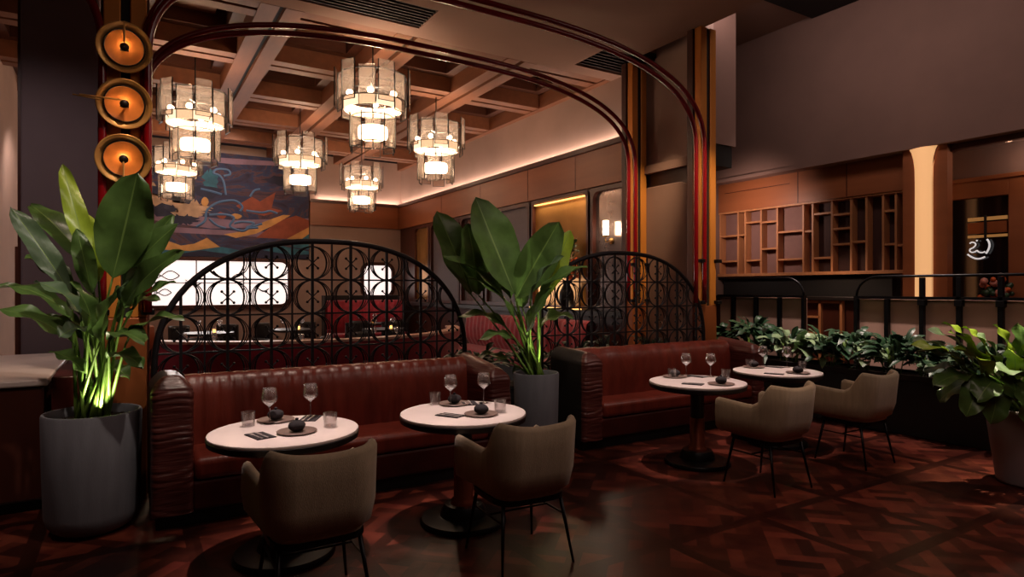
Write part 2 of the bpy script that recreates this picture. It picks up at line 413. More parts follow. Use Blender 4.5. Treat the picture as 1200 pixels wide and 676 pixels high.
# ---- right wall with lattice recess, bulkhead and doorway
XS=9.2; YS0,YS1=4.51,7.75
b=MB()
b.box(9.0,-5,3.53,9.6,7.95,5.8,0)
b.box(8.94,-5,3.47,9.6,7.95,3.53,0)
b.box(6.95,7.75,0,9.6,7.95,5.8,1)
b.box(9.5,YS0-.1,0,9.6,7.75,3.5,2)
struct(b.build('wall_front_right',['plaster_dark','plaster_dark','shelf_back']))
# plaster return beside the near gold column
b=MB(); b.box(6.865,5.9,3.3,7.26,7.0,3.595); struct(b.build('trim_12','slot_black'))
# wood fascia over the shelf
b=MB(); b.box(9.16,YS0-.14,2.97,9.49,7.74,3.469); 
for y in (5.35,6.15): b.box(9.155,y,2.97,9.16,y+.012,3.469,1)
b.box(9.155,6.3,3.3,9.16,7.6,3.31,1)
struct(b.build('trim_13',['wood_band','wood_dark']))
# room shell behind the camera
b=MB(); b.box(-5.2,-5.2,0,13.2,-5,5.95); struct(b.build('wall_front','plaster_dark'))
b=MB(); b.box(-5.2,-5,0,-5,YB+.2,CZ+.2); struct(b.build('wall_far_left','plaster_dark'))
b=MB(); b.box(13,-5,0,13.2,8.5,5.95); struct(b.build('wall_far_right','plaster_dark'))
# ---------------------------------------------------------------- lattice shelf
sh=thing('lattice_shelf','wooden lattice wall shelf of uneven cubbyholes beside the flared cream pilaster','shelf',(XS,0,0))
def yS(px): return onX(px,300,XS).y
def zS(px,py): return onX(px,py,XS).z
SZ0,SZ1=1.86,2.94
vx=[843.5,864.5,873,891.5,910.5,941,952,974.5,997,1015,1034.5,1049.5]   # uprights
ys=[yS(p) for p in vx]
y_end=yS(1063)
T=.016; D=.15
def upr(y,z0=SZ0,z1=SZ1,w=T): 
    b=MB(); b.box(0,y-w,z0,D,y+w,z1); b.build('upright','wood_shelf',sh,bevel=.003)
for y in ys+[y_end]: upr(y)
def hb(ya,yb,z):
    b=MB(); b.box(.01,yb+T,z-.016,D,ya-T,z+.016); b.build('cubby_shelf','wood_shelf',sh,bevel=.003)
ally=ys+[y_end]
for i,fr in {0:(.37,.79),1:(.37,),2:(.18,.79),3:(.2,.62),4:(.38,.8),5:(.4,),6:(.16,.8),7:(.2,.4,.62),8:(.6,),10:(.22,.66),11:(.68,)}.items():
    for f in fr: hb(ally[i],ally[i+1],SZ1-(SZ1-SZ0)*f)
b=MB(); b.box(-.02,y_end-.02,SZ1,D+.03,ys[0]+.03,SZ1+.035); b.build('top_rail','wood_shelf',sh,bevel=.004)
b=MB(); b.box(-.06,y_end-.02,SZ0-.05,D+.03,ys[0]+.03,SZ0); b.build('bottom_ledge','wood_shelf',sh,bevel=.004)
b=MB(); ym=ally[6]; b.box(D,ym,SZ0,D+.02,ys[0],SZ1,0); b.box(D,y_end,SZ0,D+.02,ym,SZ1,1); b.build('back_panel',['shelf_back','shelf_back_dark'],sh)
cb=thing('back_counter','black back counter below the lattice shelf','counter',(XS,0,0))
b=MB(); b.box(.05,4.75,1.48,.28,7.7,1.8); b.build('splash_panel','slot_black',cb)
b=MB(); b.box(-.3,4.9,1.42,.28,7.7,1.48); b.build('worktop','rim_dark',cb,bevel=.01)
b=MB(); b.box(-.2,4.9,0,.28,7.7,1.42); b.build('body','wood_dark',cb,bevel=.01)
for p0,p1 in ((945,974),(974,1000)):
    ya,yb=yS(p0),yS(p1)
b=MB()
for p in (947,972,997): 
    y=yS(p); b.box(-.26,y-.02,.05,-.2,y+.02,1.42)
b.box(-.26,yS(997),1.38,-.2,yS(947),1.42); b.box(-.26,yS(972),1.15,-.2,yS(947),1.18); b.box(-.26,yS(972),.9,-.2,yS(947),.93); b.box(-.26,yS(972),.5,-.2,yS(947),.53); b.box(-.26,yS(997),.05,-.2,yS(947),.09)
b.build('cabinet_lattice','wood_shelf',cb)
# flared plaster pilaster; its emission stands in for light falling on it
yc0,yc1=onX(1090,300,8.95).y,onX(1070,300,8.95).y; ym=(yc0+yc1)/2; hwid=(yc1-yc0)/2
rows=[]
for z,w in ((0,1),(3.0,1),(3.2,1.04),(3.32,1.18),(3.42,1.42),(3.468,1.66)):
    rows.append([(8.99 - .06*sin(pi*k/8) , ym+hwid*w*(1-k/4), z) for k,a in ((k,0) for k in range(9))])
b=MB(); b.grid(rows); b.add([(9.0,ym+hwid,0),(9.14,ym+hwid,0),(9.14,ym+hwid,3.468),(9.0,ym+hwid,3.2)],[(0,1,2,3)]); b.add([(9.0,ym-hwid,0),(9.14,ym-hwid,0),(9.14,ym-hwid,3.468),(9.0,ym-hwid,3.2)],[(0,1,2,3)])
tag(b.build('emissive_pilaster','emissive_pilaster',smooth=True),'cream plaster pilaster with a flared top and a painted-in glow between the lattice shelf and the dark doorway','column')
b=MB()
for s in (1,-1):
    prof=[(0,1.0),(3.0,1.0),(3.2,1.04),(3.32,1.18),(3.42,1.42),(3.468,1.66)]
    yo=ym+s*(hwid*1.66+.1)
    P=[(ym+s*hwid*w,z) for z,w in prof]+[(yo,3.468),(yo,0)]
    b.prism(P,9.02,9.16,lambda a,c,h:(h,a,c))
struct(b.build('trim_14','wood_band'))
# doorway on the right
b=MB(); yl=yS(1100)
P=[(yl,0),(yl,3.1)]+[(yl-.3+.3*cos(radians(k*15)),3.1+.3*sin(radians(k*15))) for k in range(7)]+[(1.2,3.4),(1.2,3.468),(yl+.05,3.468),(yl+.05,0)]
b.prism(P,9.1,9.2,lambda a,c,h:(h,a,c)); struct(b.build('trim_15','wood_dark'))
XD=9.75
b=MB(); zt=onX(1180,228,XD).z
b.box(XD,onX(1182,300,XD).y,zt,XD+.1,onX(1096,300,XD).y,zt+.28); b.box(XD,1.2,0,XD+.1,onX(1181,300,XD).y,zt+.28)
b.box(XD,onX(1103,300,XD).y,0,XD+.1,onX(1096,300,XD).y,zt)
b.box(XD-.02,1.2,zt+.22,XD+.1,onX(1096,300,XD).y,zt+.28)
struct(b.build('door_frame','wood_band',bevel=.01)); bpy.data.objects['door_frame'].name='trim_16'
b=MB(); b.box(XD+.05,onX(1181,300,XD).y,0,XD+.08,onX(1103,300,XD).y,zt); struct(b.build('door_1','door_dark'))
b=MB(); b.box(XD+.1,1.0,zt+.28,XD+.15,onX(1096,300,XD).y+.2,3.6); b.box(9.2,1.0,3.5,XD+.15,4.6,3.6); b.box(9.6,4.4,0,XD+.1,4.6,3.6); struct(b.build('wall_vestibule','plaster_dark'))
b=MB()
P=[(onX(1195,300,XD-.01).y,.1),(onX(1195,300,XD-.01).y,2.35)]+[(2.75-.35+.35*cos(radians(k*15)),2.4+.35*sin(radians(k*15))) for k in range(7)][::1]+[(1.9,2.75),(1.9,.1)]
P=[(2.7,.1),(2.7,2.3)]+[(2.45+.25*cos(radians(k*15)),2.3+.25*sin(radians(k*15))) for k in range(7)]+[(1.9,2.55),(1.9,.1)]
b.prism(P,XD-.02,XD-.001,lambda a,c,h:(h,a,c)); struct(b.build('trim_17','wood_dark'))
b=MB(); c=onX(1190,197,9.75); b.lathe([(.001,0),(.07,0),(.07,.02)],16,(9.5,c.y,3.47)); tag(b.build('downlight','bulb_soft'),'small round recessed light in the vestibule ceiling by the doorway','light')
# what the doorway shows: gilded strips, white swirl sign, flowers
XG=XD+.02
gs=thing('gilded_grille','gold barred panel high on the dark doorway above the swirl sign','panel',(XG,0,0))
ya,yb=onX(1134,262,XG).y,onX(1180,262,XG).y
for p0,p1,mt in ((254,258,'brass'),(260,273,'gold'),(275,278,'brass')):
    b=MB(); b.box(-.01,yb,onX(1157,p1,XG).z,.02,ya,onX(1157,p0,XG).z); b.build('rail','gilt_emit' if mt=='brass' else 'gold_dark',gs)
yq=onX(1155,262,XG).y
b=MB(); b.box(-.02,yq-.015,onX(1157,279,XG).z,0,yq+.015,onX(1157,252,XG).z); b.build('mullion','slot_black',gs)
sg=thing('swirl_sign','white hand-drawn swirl emblem with a broken ring on the dark door','sign',(XG-.02,0,0))
def q(x,y): p=onX(1125+x/16.9,272+y/16.9,XG-.02); return (0,p.y,p.z)
def sw(pts,r,name): b=MB(); b.tube([q(*p) for p in pts],r,7); b.build(name,'white_emit',sg,smooth=True)
def smooth_pts(P,k=6):
    out=[]
    for i in range(len(P)-1):
        p0,p1,p2,p3=P[max(i-1,0)],P[i],P[i+1],P[min(i+2,len(P)-1)]
        for j in range(k):
            t=j/k; out.append(tuple(.5*((2*b_)+(-a+c)*t+(2*a-5*b_+4*c-d)*t*t+(-a+3*b_-3*c+d)*t**3) for a,b_,c,d in zip(p0,p1,p2,p3)))
    out.append(P[-1]); return out
sw(smooth_pts([(190,225),(230,200),(290,215),(305,255),(260,305),(200,335),(190,375),(230,400),(290,390),(330,365),(370,395),(430,405),(490,385)]),.009,'swirl')
sw(smooth_pts([(530,140),(565,190),(580,260),(560,340),(510,425)]),.012,'ring_arc')
sw(smooth_pts([(145,440),(220,490),(310,525),(400,522),(490,490)]),.011,'ring_arc')
b=MB(); b.ball(q(330,168),.012); b.build('dot','white_emit',sg,smooth=True)
fa=thing('flower_arrangement','mixed orange and pale flowers in the doorway behind the railing','flowers',(XD-.12,onX(1166,345,XD-.12).y,0))
b=MB(); b.lathe([(.06,0),(.08,.05),(.1,1.0),(.1,1.28),(.085,1.3)],14,cap=True); b.build('vase','black_metal',fa,smooth=True)
for mt,nm,k in (('bloom_orange','blossoms',14),('bloom_pink','pale_blossoms',12),('leaf_hedge','foliage',24)):
    b=MB()
    for _ in range(k): b.ball((R.uniform(-.08,.05),R.uniform(-.17,.17),R.uniform(1.3,1.72)),R.uniform(.025,.05),8)
    b.build(nm,mt,fa,smooth=True)
# ================================================================ COLUMNS AND ARCHES
def column(x,y,label,zt=CZ-.001,base=1.38):
    c=thing('column',label,'column',(x,y,0),0,'gold columns')
    b=MB()
    for s in (-1,1): b.box(s*.085-.055,-.02,base,s*.085+.055,.09,zt)
    b.build('gilded_post','gold',c,bevel=.008)
    b=MB(); b.box(-.028,.0,base,.028,.1,zt); b.build('dark_slot','slot_black',c)
    b=MB(); b.box(-.14,-.03,.0,.14,.1,base); b.build('gilded_base','gold_dark',c,bevel=.01)
    b=MB(); b.box(-.16,.1,0,.16,.2,zt); b.build('back_panel','wood_dark',c,bevel=.006)
    for z in (1.40,1.93):
        for s in (-1,1):
            b=MB(); b.box(s*.145-.045,-.075,z,s*.145+.045,.0,z+.045); b.build('collar','black_metal',c,bevel=.008)
    return c
YN,YF=5.55,6.93
XLc,XRc=-.015,6.36; XRf=6.46
column(XLc,YN,'front left gold column behind the big left potted plant, carrying three dish lamps')
column(XLc,YF,'rear left gold column hidden behind the front left one')
column(XRc,YN,'front right gold column at the right end of the second screen')
column(XRf,YF,'rear right gold column standing behind the second screen')
def arch_tube(y,x0,x1,zs,zt,n,side=0):
    """rises straight from 1.4 m, bends over in a basket-handle curve, comes down again"""
    cx,a,bz=(x0+x1)/2,(x1-x0)/2,zt-zs
    P=[(x0,y,1.42+(zs-1.42)*k/6) for k in range(6)]
    N_=56
    for k in range(N_+1):
        t=pi-pi*k/N_; cc,ss=cos(t),sin(t)
        P.append((cx+a*math.copysign(abs(cc)**(2/n),cc), y, zs+bz*abs(ss)**(2/n)))
    P+=[(x1,y,zs-(zs-1.42)*k/6) for k in range(1,7)]
    if side==1: P=[p for p in P if p[0]<cx+.001]
    if side==-1: P=[p for p in P if p[0]>cx-.001]
    return P
def arch(y,x0,x1,label):
    m=(x0+x1[0])/2; r=thing('arch',label,'arch',(m,y,0),0,'red double arches')
    for xa,xb,zt,dy in ((x0-.01,x1[1],4.48,-.05),(x0+.012,x1[0],4.37,-.09)):
        b=MB(); b.tube([(p[0]-m,dy,p[2]) for p in arch_tube(y,xa,xb,3.3,zt,2.75)],.029,10)
        b.build('arch_tube','lacquer_red',r,smooth=True)
arch(YN,.117,(6.05,6.25),'front red lacquered double arch between the front gold columns')
arch(YF,.117,(6.18,6.35),'rear red lacquered double arch between the rear gold columns')
def half(y,label):
    r=thing('arch',label,'arch',(XLc-.145,y,0),0,'red double arches')
    for off,zt in ((0,4.40),(-.15,4.5)):
        P=arch_tube(y,-6.6,-.145-off*0,3.3,zt,2.75,-1)
        b=MB(); b.tube([(p[0]+.145+(0 if off==0 else .0),-.06+(.0 if off==0 else .07),p[2]) for p in P],.029,10); b.build('arch_tube','lacquer_red',r,smooth=True)
half(YN,'red lacquered double arch leaving the picture at upper left')
# ---- dish lamps on the front left column
def dish(px,py,ang,length,label):
    p=onY(px,py,YN-.2)
    t=thing('dish_lamp',label,'wall lamp',(XLc,YN-.02,p.z),0,'dish lamps on the left column')
    mx=Matrix.Rotation(radians(90+14),3,'X')         # lathe axis (z) turned to face -Y and slightly down
    def L(prof,name,mt,n=40):
        b=MB(); b.lathe(prof,n,(p.x-XLc,-.06,0),mx); o=b.build(name,mt,t,smooth=True); return o
    L([(.02,0),(.12,.0),(.15,.02),(.176,.065),(.18,.08),(.173,.08),(.145,.05),(.135,.045)],'brass_rim','brass')
    L([(.135,.045),(.132,.06),(.126,.06),(.124,.045)],'inner_ring','rim_dark')
    L([(.125,.046),(.09,.03),(.05,.024),(.001,.022)],'amber_dish','amber')
    L([(.001,.12),(.02,.118),(.03,.105),(.03,.085),(.018,.08),(.012,.024)],'knob','rim_dark',20)
    b=MB(); dx,dz=cos(ang),sin(ang); c=Vector((p.x-XLc,-.165,0)); c2=c+Vector((dx*length,0,dz*length))
    b.tube([c,c2],.007,6)
    if length>.25:
        n=Vector((-dz,0,dx))*.018; b.tube([c+(c2-c)*.55+n,c2+n*.3+(c2-c)*.15],.005,6)
    b.build('pointer_rod','brass',t)
    b=MB(); b.box(p.x-XLc-.03,-.08,-.03,p.x-XLc+.03,.02,.03); b.build('mounting_block','rim_dark',t,bevel=.005)
    l=bpy.data.lights.new('dish_bulb','POINT'); l.energy=1.7; l.color=(1,.56,.25); l.shadow_soft_size=.02
    o=bpy.data.objects.new('dish_bulb',l); COL.objects.link(o); o.location=(p.x,YN-.02-.06-.058,p.z-.01)
dish(146,50,pi/2,.16,'topmost of the three brass dish lamps, its rod pointing up')
dish(146,117,pi,.24+.03,'middle of the three brass dish lamps, its forked rod pointing left')
dish(145,182,-pi/2,.2,'lowest of the three brass dish lamps, its rod pointing down')
# ================================================================ IRON SCREENS
def screen(cx,y,label,rail=.0):
    s=thing('iron_screen',label,'screen',(cx,y,0),0,'arched iron screens')
    a,zb,zt,n=1.33,.95,2.01,2.3
    def top(x):
        q=abs(x)/a
        return zb+(zt-zb)*(1-q**n)**(1/n) if q<1 else -1
    P=[(-a,0,.05)]+[(-a,0,.05+.15*k) for k in range(1,6)]
    for k in range(41):
        t=pi-pi*k/40; cc,ss=cos(t),sin(t); P.append((a*math.copysign(abs(cc)**(2/n),cc),0,zb+(zt-zb)*abs(ss)**(2/n)))
    P+=[(a,0,.05+.15*k) for k in range(5,-1,-1)]
    b=MB(); b.tube(P,.024,8); b.build('arched_frame','iron',s,smooth=True)
    PT=.1675
    for k in range(-8,10):
        x=k*PT-.144
        if abs(x)>a-.03: continue
        b=MB(); w=.011 if k%2==0 else .007; b.box(x-w,-w,.05,x+w,w,top(x)-.01); b.build('vertical_bar','iron',s)
    def xr(z):
        if z<=zb: return a-.01
        return a*(1-((z-zb)/(zt-zb))**n)**(1/n)-.01
    zn=[1.965,1.675,1.385,1.095,.805,.515]
    for z in zn[1:]:
        b=MB(); e=xr(z); b.box(-e,-.006,z-.007,e,.006,z+.007); b.build('horizontal_bar','iron',s)
    def seg(b,pts,r):
        run=[]
        for p in pts+[None]:
            if p is not None and abs(p[0])<a-.02 and p[2]<top(p[0])-.01: run.append(p)
            else:
                if len(run)>2: b.tube(run,r,5)
                run=[]
    for row in range(5):
        zc=zn[row]-.145
        for k in range(-8,10,2):
            x=k*PT-.144
            b=MB()
            for w_,yy,rw in ((.161,-.012,.0045),(.145,.0,.0045),(.126,.012,.0075)):
                seg(b,[(x+w_*cos(2*pi*i/32),yy*abs(cos(2*pi*i/32))*1.0,zc+.142*sin(2*pi*i/32)) for i in range(33)],rw)
            if not b.v: continue
            m=b.build('ring_motif','iron',s,smooth=True)
            if zc+.05<top(x)-.03 if abs(x)<a else False:
                b=MB()
                for sx in (-1,1):
                    b.tube([(x-sx*.045,-.014,zc-.045),(x+sx*.045,-.014,zc+.045)],.005,5)
                    for e in (-1,1): b.ball((x+e*sx*.045,-.014,zc+e*.045),.012,8)
                b.build('crossed_pins','iron',m,smooth=True)
    b=MB(); b.box(-a,-.03,0,a,.03,.5); b.build('kick_panel','slot_black',s)
    return s
screen(1.5,5.5,'left arched black iron screen behind the first leather banquette')
screen(4.9,5.5,'right arched black iron screen behind the second leather banquette')
# ================================================================ BANQUETTES
def cushion(b,x0,y0,z0,x1,y1,z1,r=.05,nx=10,ny=4,puff=.02):
    pass
def banquette(x0,x1,yf,yb,arms,label,chan,right_open=False,zbk=.96,za=(.96,.87),wl=.25,wr=.22):
    t=thing('banquette',label,'sofa',(x0,yf,0),0,'red leather banquettes')
    Wd=x1-x0; D_=yb-yf
    b=MB(); b.box(.03,.06,0,Wd-.03,D_,.1); b.build('plinth','toe_black',t)
    b=MB(); b.box(wl-.01,.02,.1,Wd-wr+.01,D_-.1,.3); b.build('base','leather_dark',t,bevel=.02)
    b=MB(); b.box(wl,0,.3,Wd-wr,D_-.18,.455); b.build('seat','leather',t,smooth=True,bevel=.045,seg=4)
    # back: vertical channels, each a shallow roll
    n=max(3,int((Wd-wl-wr)/chan)); rows=[]
    prof=[(D_-.22,.43),(D_-.235,.6),(D_-.225,.8),(D_-.2,zbk-.07),(D_-.17,zbk-.02),(D_-.12,zbk),(D_-.05,zbk-.01),(D_,zbk-.05),(D_,.1)]
    cols=n*6
    for i in range(cols+1):
        x=wl-.02+(Wd-wl-wr+.04)*i/cols; ph=(i%6)/6; dd=(abs(sin(pi*ph))**.6)*(.009 if chan<.2 else .02); jit=R.uniform(-.004,.004)
        rows.append([(x, y-(dd+jit if k<4 else dd*.4 if k==4 else 0), z+(dd*.5 if 3<k<7 else 0)) for k,(y,z) in enumerate(prof)])
    b=MB(); b.grid(rows); b.build('backrest','leather',t,smooth=True)
    def arm(xa,xb,zf,name,side):
        # ruched front: a grid with horizontal gathers, wrapped round the arm
        rows=[]; NZ=150; depth=D_
        w=xb-xa; cx=(xa+xb)/2; hw=w/2; rc=.045
        P=[(-hw,depth)]+[(-hw,depth*k/8) for k in range(7,0,-1)]
        for k in range(5): a=radians(180+k*22.5); P.append((-hw+rc+rc*cos(a),rc+rc*sin(a)))
        P+=[(-hw+rc+(w-2*rc)*k/5,0) for k in range(1,5)]
        for k in range(5): a=radians(270+k*22.5); P.append((hw-rc+rc*cos(a),rc+rc*sin(a)))
        P+=[(hw,depth*k/8) for k in range(1,8)]+[(hw,depth)]
        ph=[R.uniform(0,6) for _ in P]; 
        for i in range(NZ+1):
            z=.1+(zf-.1)*i/NZ
            row=[]
            for j,(px,py) in enumerate(P):
                fr=max(0,1-py/.12)
                g=(.011*abs(sin(z*64+.9*sin(px*19+z*5)+1.6*sin(z*9+px*6)))**.5*(.55+.45*sin(z*23+px*4)))*fr
                top=max(0,(z-(zf-.09))/.09); sh=top**2*.05
                zz=z+(zbk-zf)*max(0,(z-.45)/(zf-.45))*min(1,py/max(depth,.01))
                nxn=px/hw if abs(px)>hw-.05 else px/hw*.3
                row.append((cx+px*(1-sh/hw*.9)+ (g*.5*nxn if fr else 0), py-g+sh*(1 if py<.1 else 0), zz))
            rows.append(row)
        for s_,dz in ((.86,.012),(.6,.022),(.3,.028)): rows.append([(cx+(q[0]-cx)*s_, q[1]+(1-s_)*.09*max(0,1-q[1]/.15), q[2]+dz) for q in rows[NZ]])
        NZ+=3
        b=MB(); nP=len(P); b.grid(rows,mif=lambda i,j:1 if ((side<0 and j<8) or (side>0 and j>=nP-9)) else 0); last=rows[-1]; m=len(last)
        for j in range(m//2): 
            a,b2,c,d=j,j+1,m-2-j,m-1-j
            if b2<c: b.f.append((NZ*m+a,NZ*m+b2,NZ*m+c,NZ*m+d)); b.mi.append(0)
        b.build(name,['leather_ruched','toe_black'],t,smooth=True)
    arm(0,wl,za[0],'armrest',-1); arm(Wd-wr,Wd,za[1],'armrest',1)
    return t
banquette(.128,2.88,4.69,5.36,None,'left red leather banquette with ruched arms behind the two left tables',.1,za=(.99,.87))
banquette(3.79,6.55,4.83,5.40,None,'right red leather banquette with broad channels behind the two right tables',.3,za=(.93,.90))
# ================================================================ TABLES
TB=[(334,503.2),(543,482.5),(817,446.5),(910.5,434.3)]
TP=[onz(x,y,.75) for x,y in TB]
def make_table(p,label):
    t=thing('bistro_table',label,'table',(p.x,p.y,0),0,'round pedestal tables')
    b=MB(); b.lathe([(.001,.75),(.422,.75),(.429,.748),(.431,.742),(.431,.735),(.001,.735)],56); b.build('tabletop','marble',t,smooth='auto')
    b=MB(); b.lathe([(.41,.7349),(.43,.7349),(.434,.73),(.43,.70),(.40,.685),(.001,.685)],56); b.build('edge_band','rim_dark',t,smooth='auto')
    b=MB(); b.lathe([(.16,.6849),(.16,.67),(.06,.66),(.06,.36)],28); b.build('stem','rim_dark',t,smooth='auto')
    b=MB(); b.lathe([(.062,.42),(.066,.415),(.066,.17),(.085,.15),(.09,.12),(.001,.12)],28); b.build('copper_sleeve','copper',t,smooth='auto')
    b=MB(); b.lathe([(.001,.13),(.13,.125),(.15,.09),(.16,.05),(.285,.035),(.295,.02),(.295,0),(.001,0)],44); b.build('base_disc','black_metal',t,smooth='auto')
    return t
TN=['table nearest the camera, left of the four','second table from the left','third table from the left','rightmost table']
make_table(TP[0],'round marble table at the far left, nearest the camera')
make_table(TP[1],'round marble table second from the left, before the left banquette')
make_table(TP[2],'round marble table third from the left, before the right banquette')
make_table(TP[3],'round marble table farthest right, beside the leafy planter')
# ---- tableware prototypes
def make_wine(label):
    t=thing('wine_glass',label,'wine glass',(0,0,.75),0,'wine glasses')
    b=MB(); b.lathe([(.0045,.105),(.018,.117),(.040,.136),(.051,.148),(.050,.165),(.045,.19),(.039,.222),(.0375,.222),(.0435,.19),(.0485,.165),(.0492,.149),(.038,.1375),(.016,.1205),(.001,.115)],28); b.mi=[1 if (k//28)<2 or (k//28)>10 else 0 for k in range(len(b.f))]; b.build('bowl',['glass_clear','glass_sheen'],t,smooth=True)
    b=MB(); b.lathe([(.0045,.006),(.0035,.05),(.0045,.106)],10); b.build('stem','glass_stem',t,smooth=True)
    b=MB(); b.lathe([(.001,.0),(.036,.0),(.036,.002),(.008,.005),(.0045,.008)],22); b.build('foot','glass_clear',t,smooth=True)
    return t
mat('glass_stem', rgb(236,226,224), .08, trans=.9, spec=.8)
def make_tumbler(label):
    t=thing('water_tumbler',label,'glass',(0,0,.75),0,'water tumblers')
    b=MB(); b.lathe([(.034,.004),(.040,.088),(.0425,.088),(.0375,.0),(.001,.0)],24); b.build('wall','glass_clear',t,smooth='auto')
    b=MB(); b.lathe([(.001,.012),(.0335,.012),(.0335,.002),(.001,.002)],24); b.build('glass_base','glass_clear',t,smooth='auto')
    return t
def make_plate(label):
    t=MB(); t.lathe([(.001,.006),(.08,.006),(.098,.012),(.112,.013),(.115,.010),(.095,.002),(.06,0),(.001,0)],36)
    o=t.build('plate','plate_stone',smooth='auto'); return tag(o,label,'plate','stoneware plates')
def make_ball(label):
    t=thing('napkin_pouch',label,'napkin',(0,0,.75),0,'dark napkin pouches')
    rows=[]
    for i in range(13):
        a=pi*i/12; rows.append([(sin(a)*.049*(1+.05*sin(5*th+i*.5)+.03*sin(9*th))*cos(th)+.0, sin(a)*.049*(1+.05*sin(5*th+i*.5))*sin(th), .034-.034*cos(a)) for th in [2*pi*k/20 for k in range(20)]])
    b=MB(); b.grid(rows,cv=True); b.build('bundle','napkin_dark',t,smooth=True)
    b=MB(); b.lathe([(.012,.062),(.008,.069),(.012,.077),(.005,.08),(.001,.075)],10); b.build('knot','napkin_dark',t,smooth=True)
    return t
def make_mat(label):
    b=MB(); b.box(-.055,-.09,0,.055,.09,.004); b.box(-.053,-.088,.004,.02,.088,.007)
    o=b.build('cloth_napkin','napkin_dark',bevel=.001); return tag(o,label,'napkin','flat dark napkins')
def make_fork(label):
    b=MB(); b.box(-.003,-.085,0,.003,.03,.002); b.box(-.009,.03,0,.009,.05,.002)
    for x in (-.0075,-.0025,.0025,.0075): b.box(x-.0012,.05,0,x+.0012,.08,.002)
    b.box(-.006,-.09,0,.006,-.05,.002)
    o=b.build('fork','steel',bevel=.0006); return tag(o,label,'fork','dinner forks')
def make_knife(label):
    b=MB(); b.prism([(-.004,-.09),(.004,-.09),(.004,0),(.009,.01),(.008,.07),(0,.088),(-.004,.08),(-.004,0)],0,.002,lambda a,c,h:(a,c,h))
    o=b.build('knife','steel',bevel=.0005); return tag(o,label,'knife','dinner knives')
mk={'wine':make_wine,'tum':make_tumbler,'plate':make_plate,'ball':make_ball,'mat':make_mat,'fork':make_fork,'knife':make_knife}
proto={}
def put(kind,p,z,rz,label):
    if kind not in proto:
        o=proto[kind]=mk[kind](label); o.location=(p.x,p.y,z); o.rotation_euler=(0,0,rz); return o
    return dup(proto[kind],(p.x,p.y,z),rz,label)
LAY=[ # per table, photo pixels of the foot of every piece
 dict(wl=(316,496),wr=(364,489),tl=(291,499),tr=(387,500),pb=(322,491.5),pf=(348,506.5),mf=(305,511,.25),mb=(366,489.5,-.5)),
 dict(wl=(528,475),wr=(568,471.5),tl=(507,473),tr=(586,483),pb=(530,471.5),pf=(564,486),mf=(528,487,.5),mb=(552,469,-.3)),
 dict(wl=(804,441),wr=(835,440.5),tl=(787.5,442.5),tr=(855,443),pb=(789,441.5),pf=(845,450.5),mf=(812,450,.5),mb=(817,440.5,.2)),
 dict(wl=(893,429),wr=(927,428.5),tl=(878,430.5),tr=(943,432),pb=(879,430),pf=(935,437.5),mf=(907,438,.5),mb=(908,429.5,.2))]
NM=['the marble table nearest the camera','the second table from the left','the third table from the left','the rightmost marble table']
for i,L_ in enumerate(LAY):
    n=NM[i]; z=.7503; T_=TP[i]
    def pos(k,lim=.4):
        p=onz(*L_[k][:2],.75); d=p-Vector((T_.x,T_.y,.75))
        if d.length>lim: p=Vector((T_.x,T_.y,.75))+d*(lim/d.length)
        return p
    put('wine',pos('wl',.36),z,0,'left wine glass on '+n); put('wine',pos('wr',.36),z,0,'right wine glass on '+n)
    put('tum',pos('tl',.36),z,0,'left water tumbler on '+n); put('tum',pos('tr',.36),z,0,'right water tumbler on '+n)
    for k,w in (('pb','rear'),('pf','front')):
        p=pos(k,.295); put('plate',p,z,0,f'{w} stone-grey plate on {n}'); put('ball',p,z+.0062,R.uniform(0,6),f'round dark napkin pouch on the {w} plate of {n}')
    for k,w in (('mf','front'),('mb','rear')):
        p=pos(k,.32); a=L_[k][2]; put('mat',p,z,a,f'flat dark napkin at the {w} place of {n}')
        ox,oy=cos(a)*.02,sin(a)*.02
        put('fork',p+Vector((-ox-.008*cos(a),-oy-.008*sin(a),0)),z+.0071,a,f'steel fork on the {w} napkin of {n}'); put('knife',p+Vector((ox*.3,oy*.3,0)),z+.0071,a,f'steel knife on the {w} napkin of {n}')
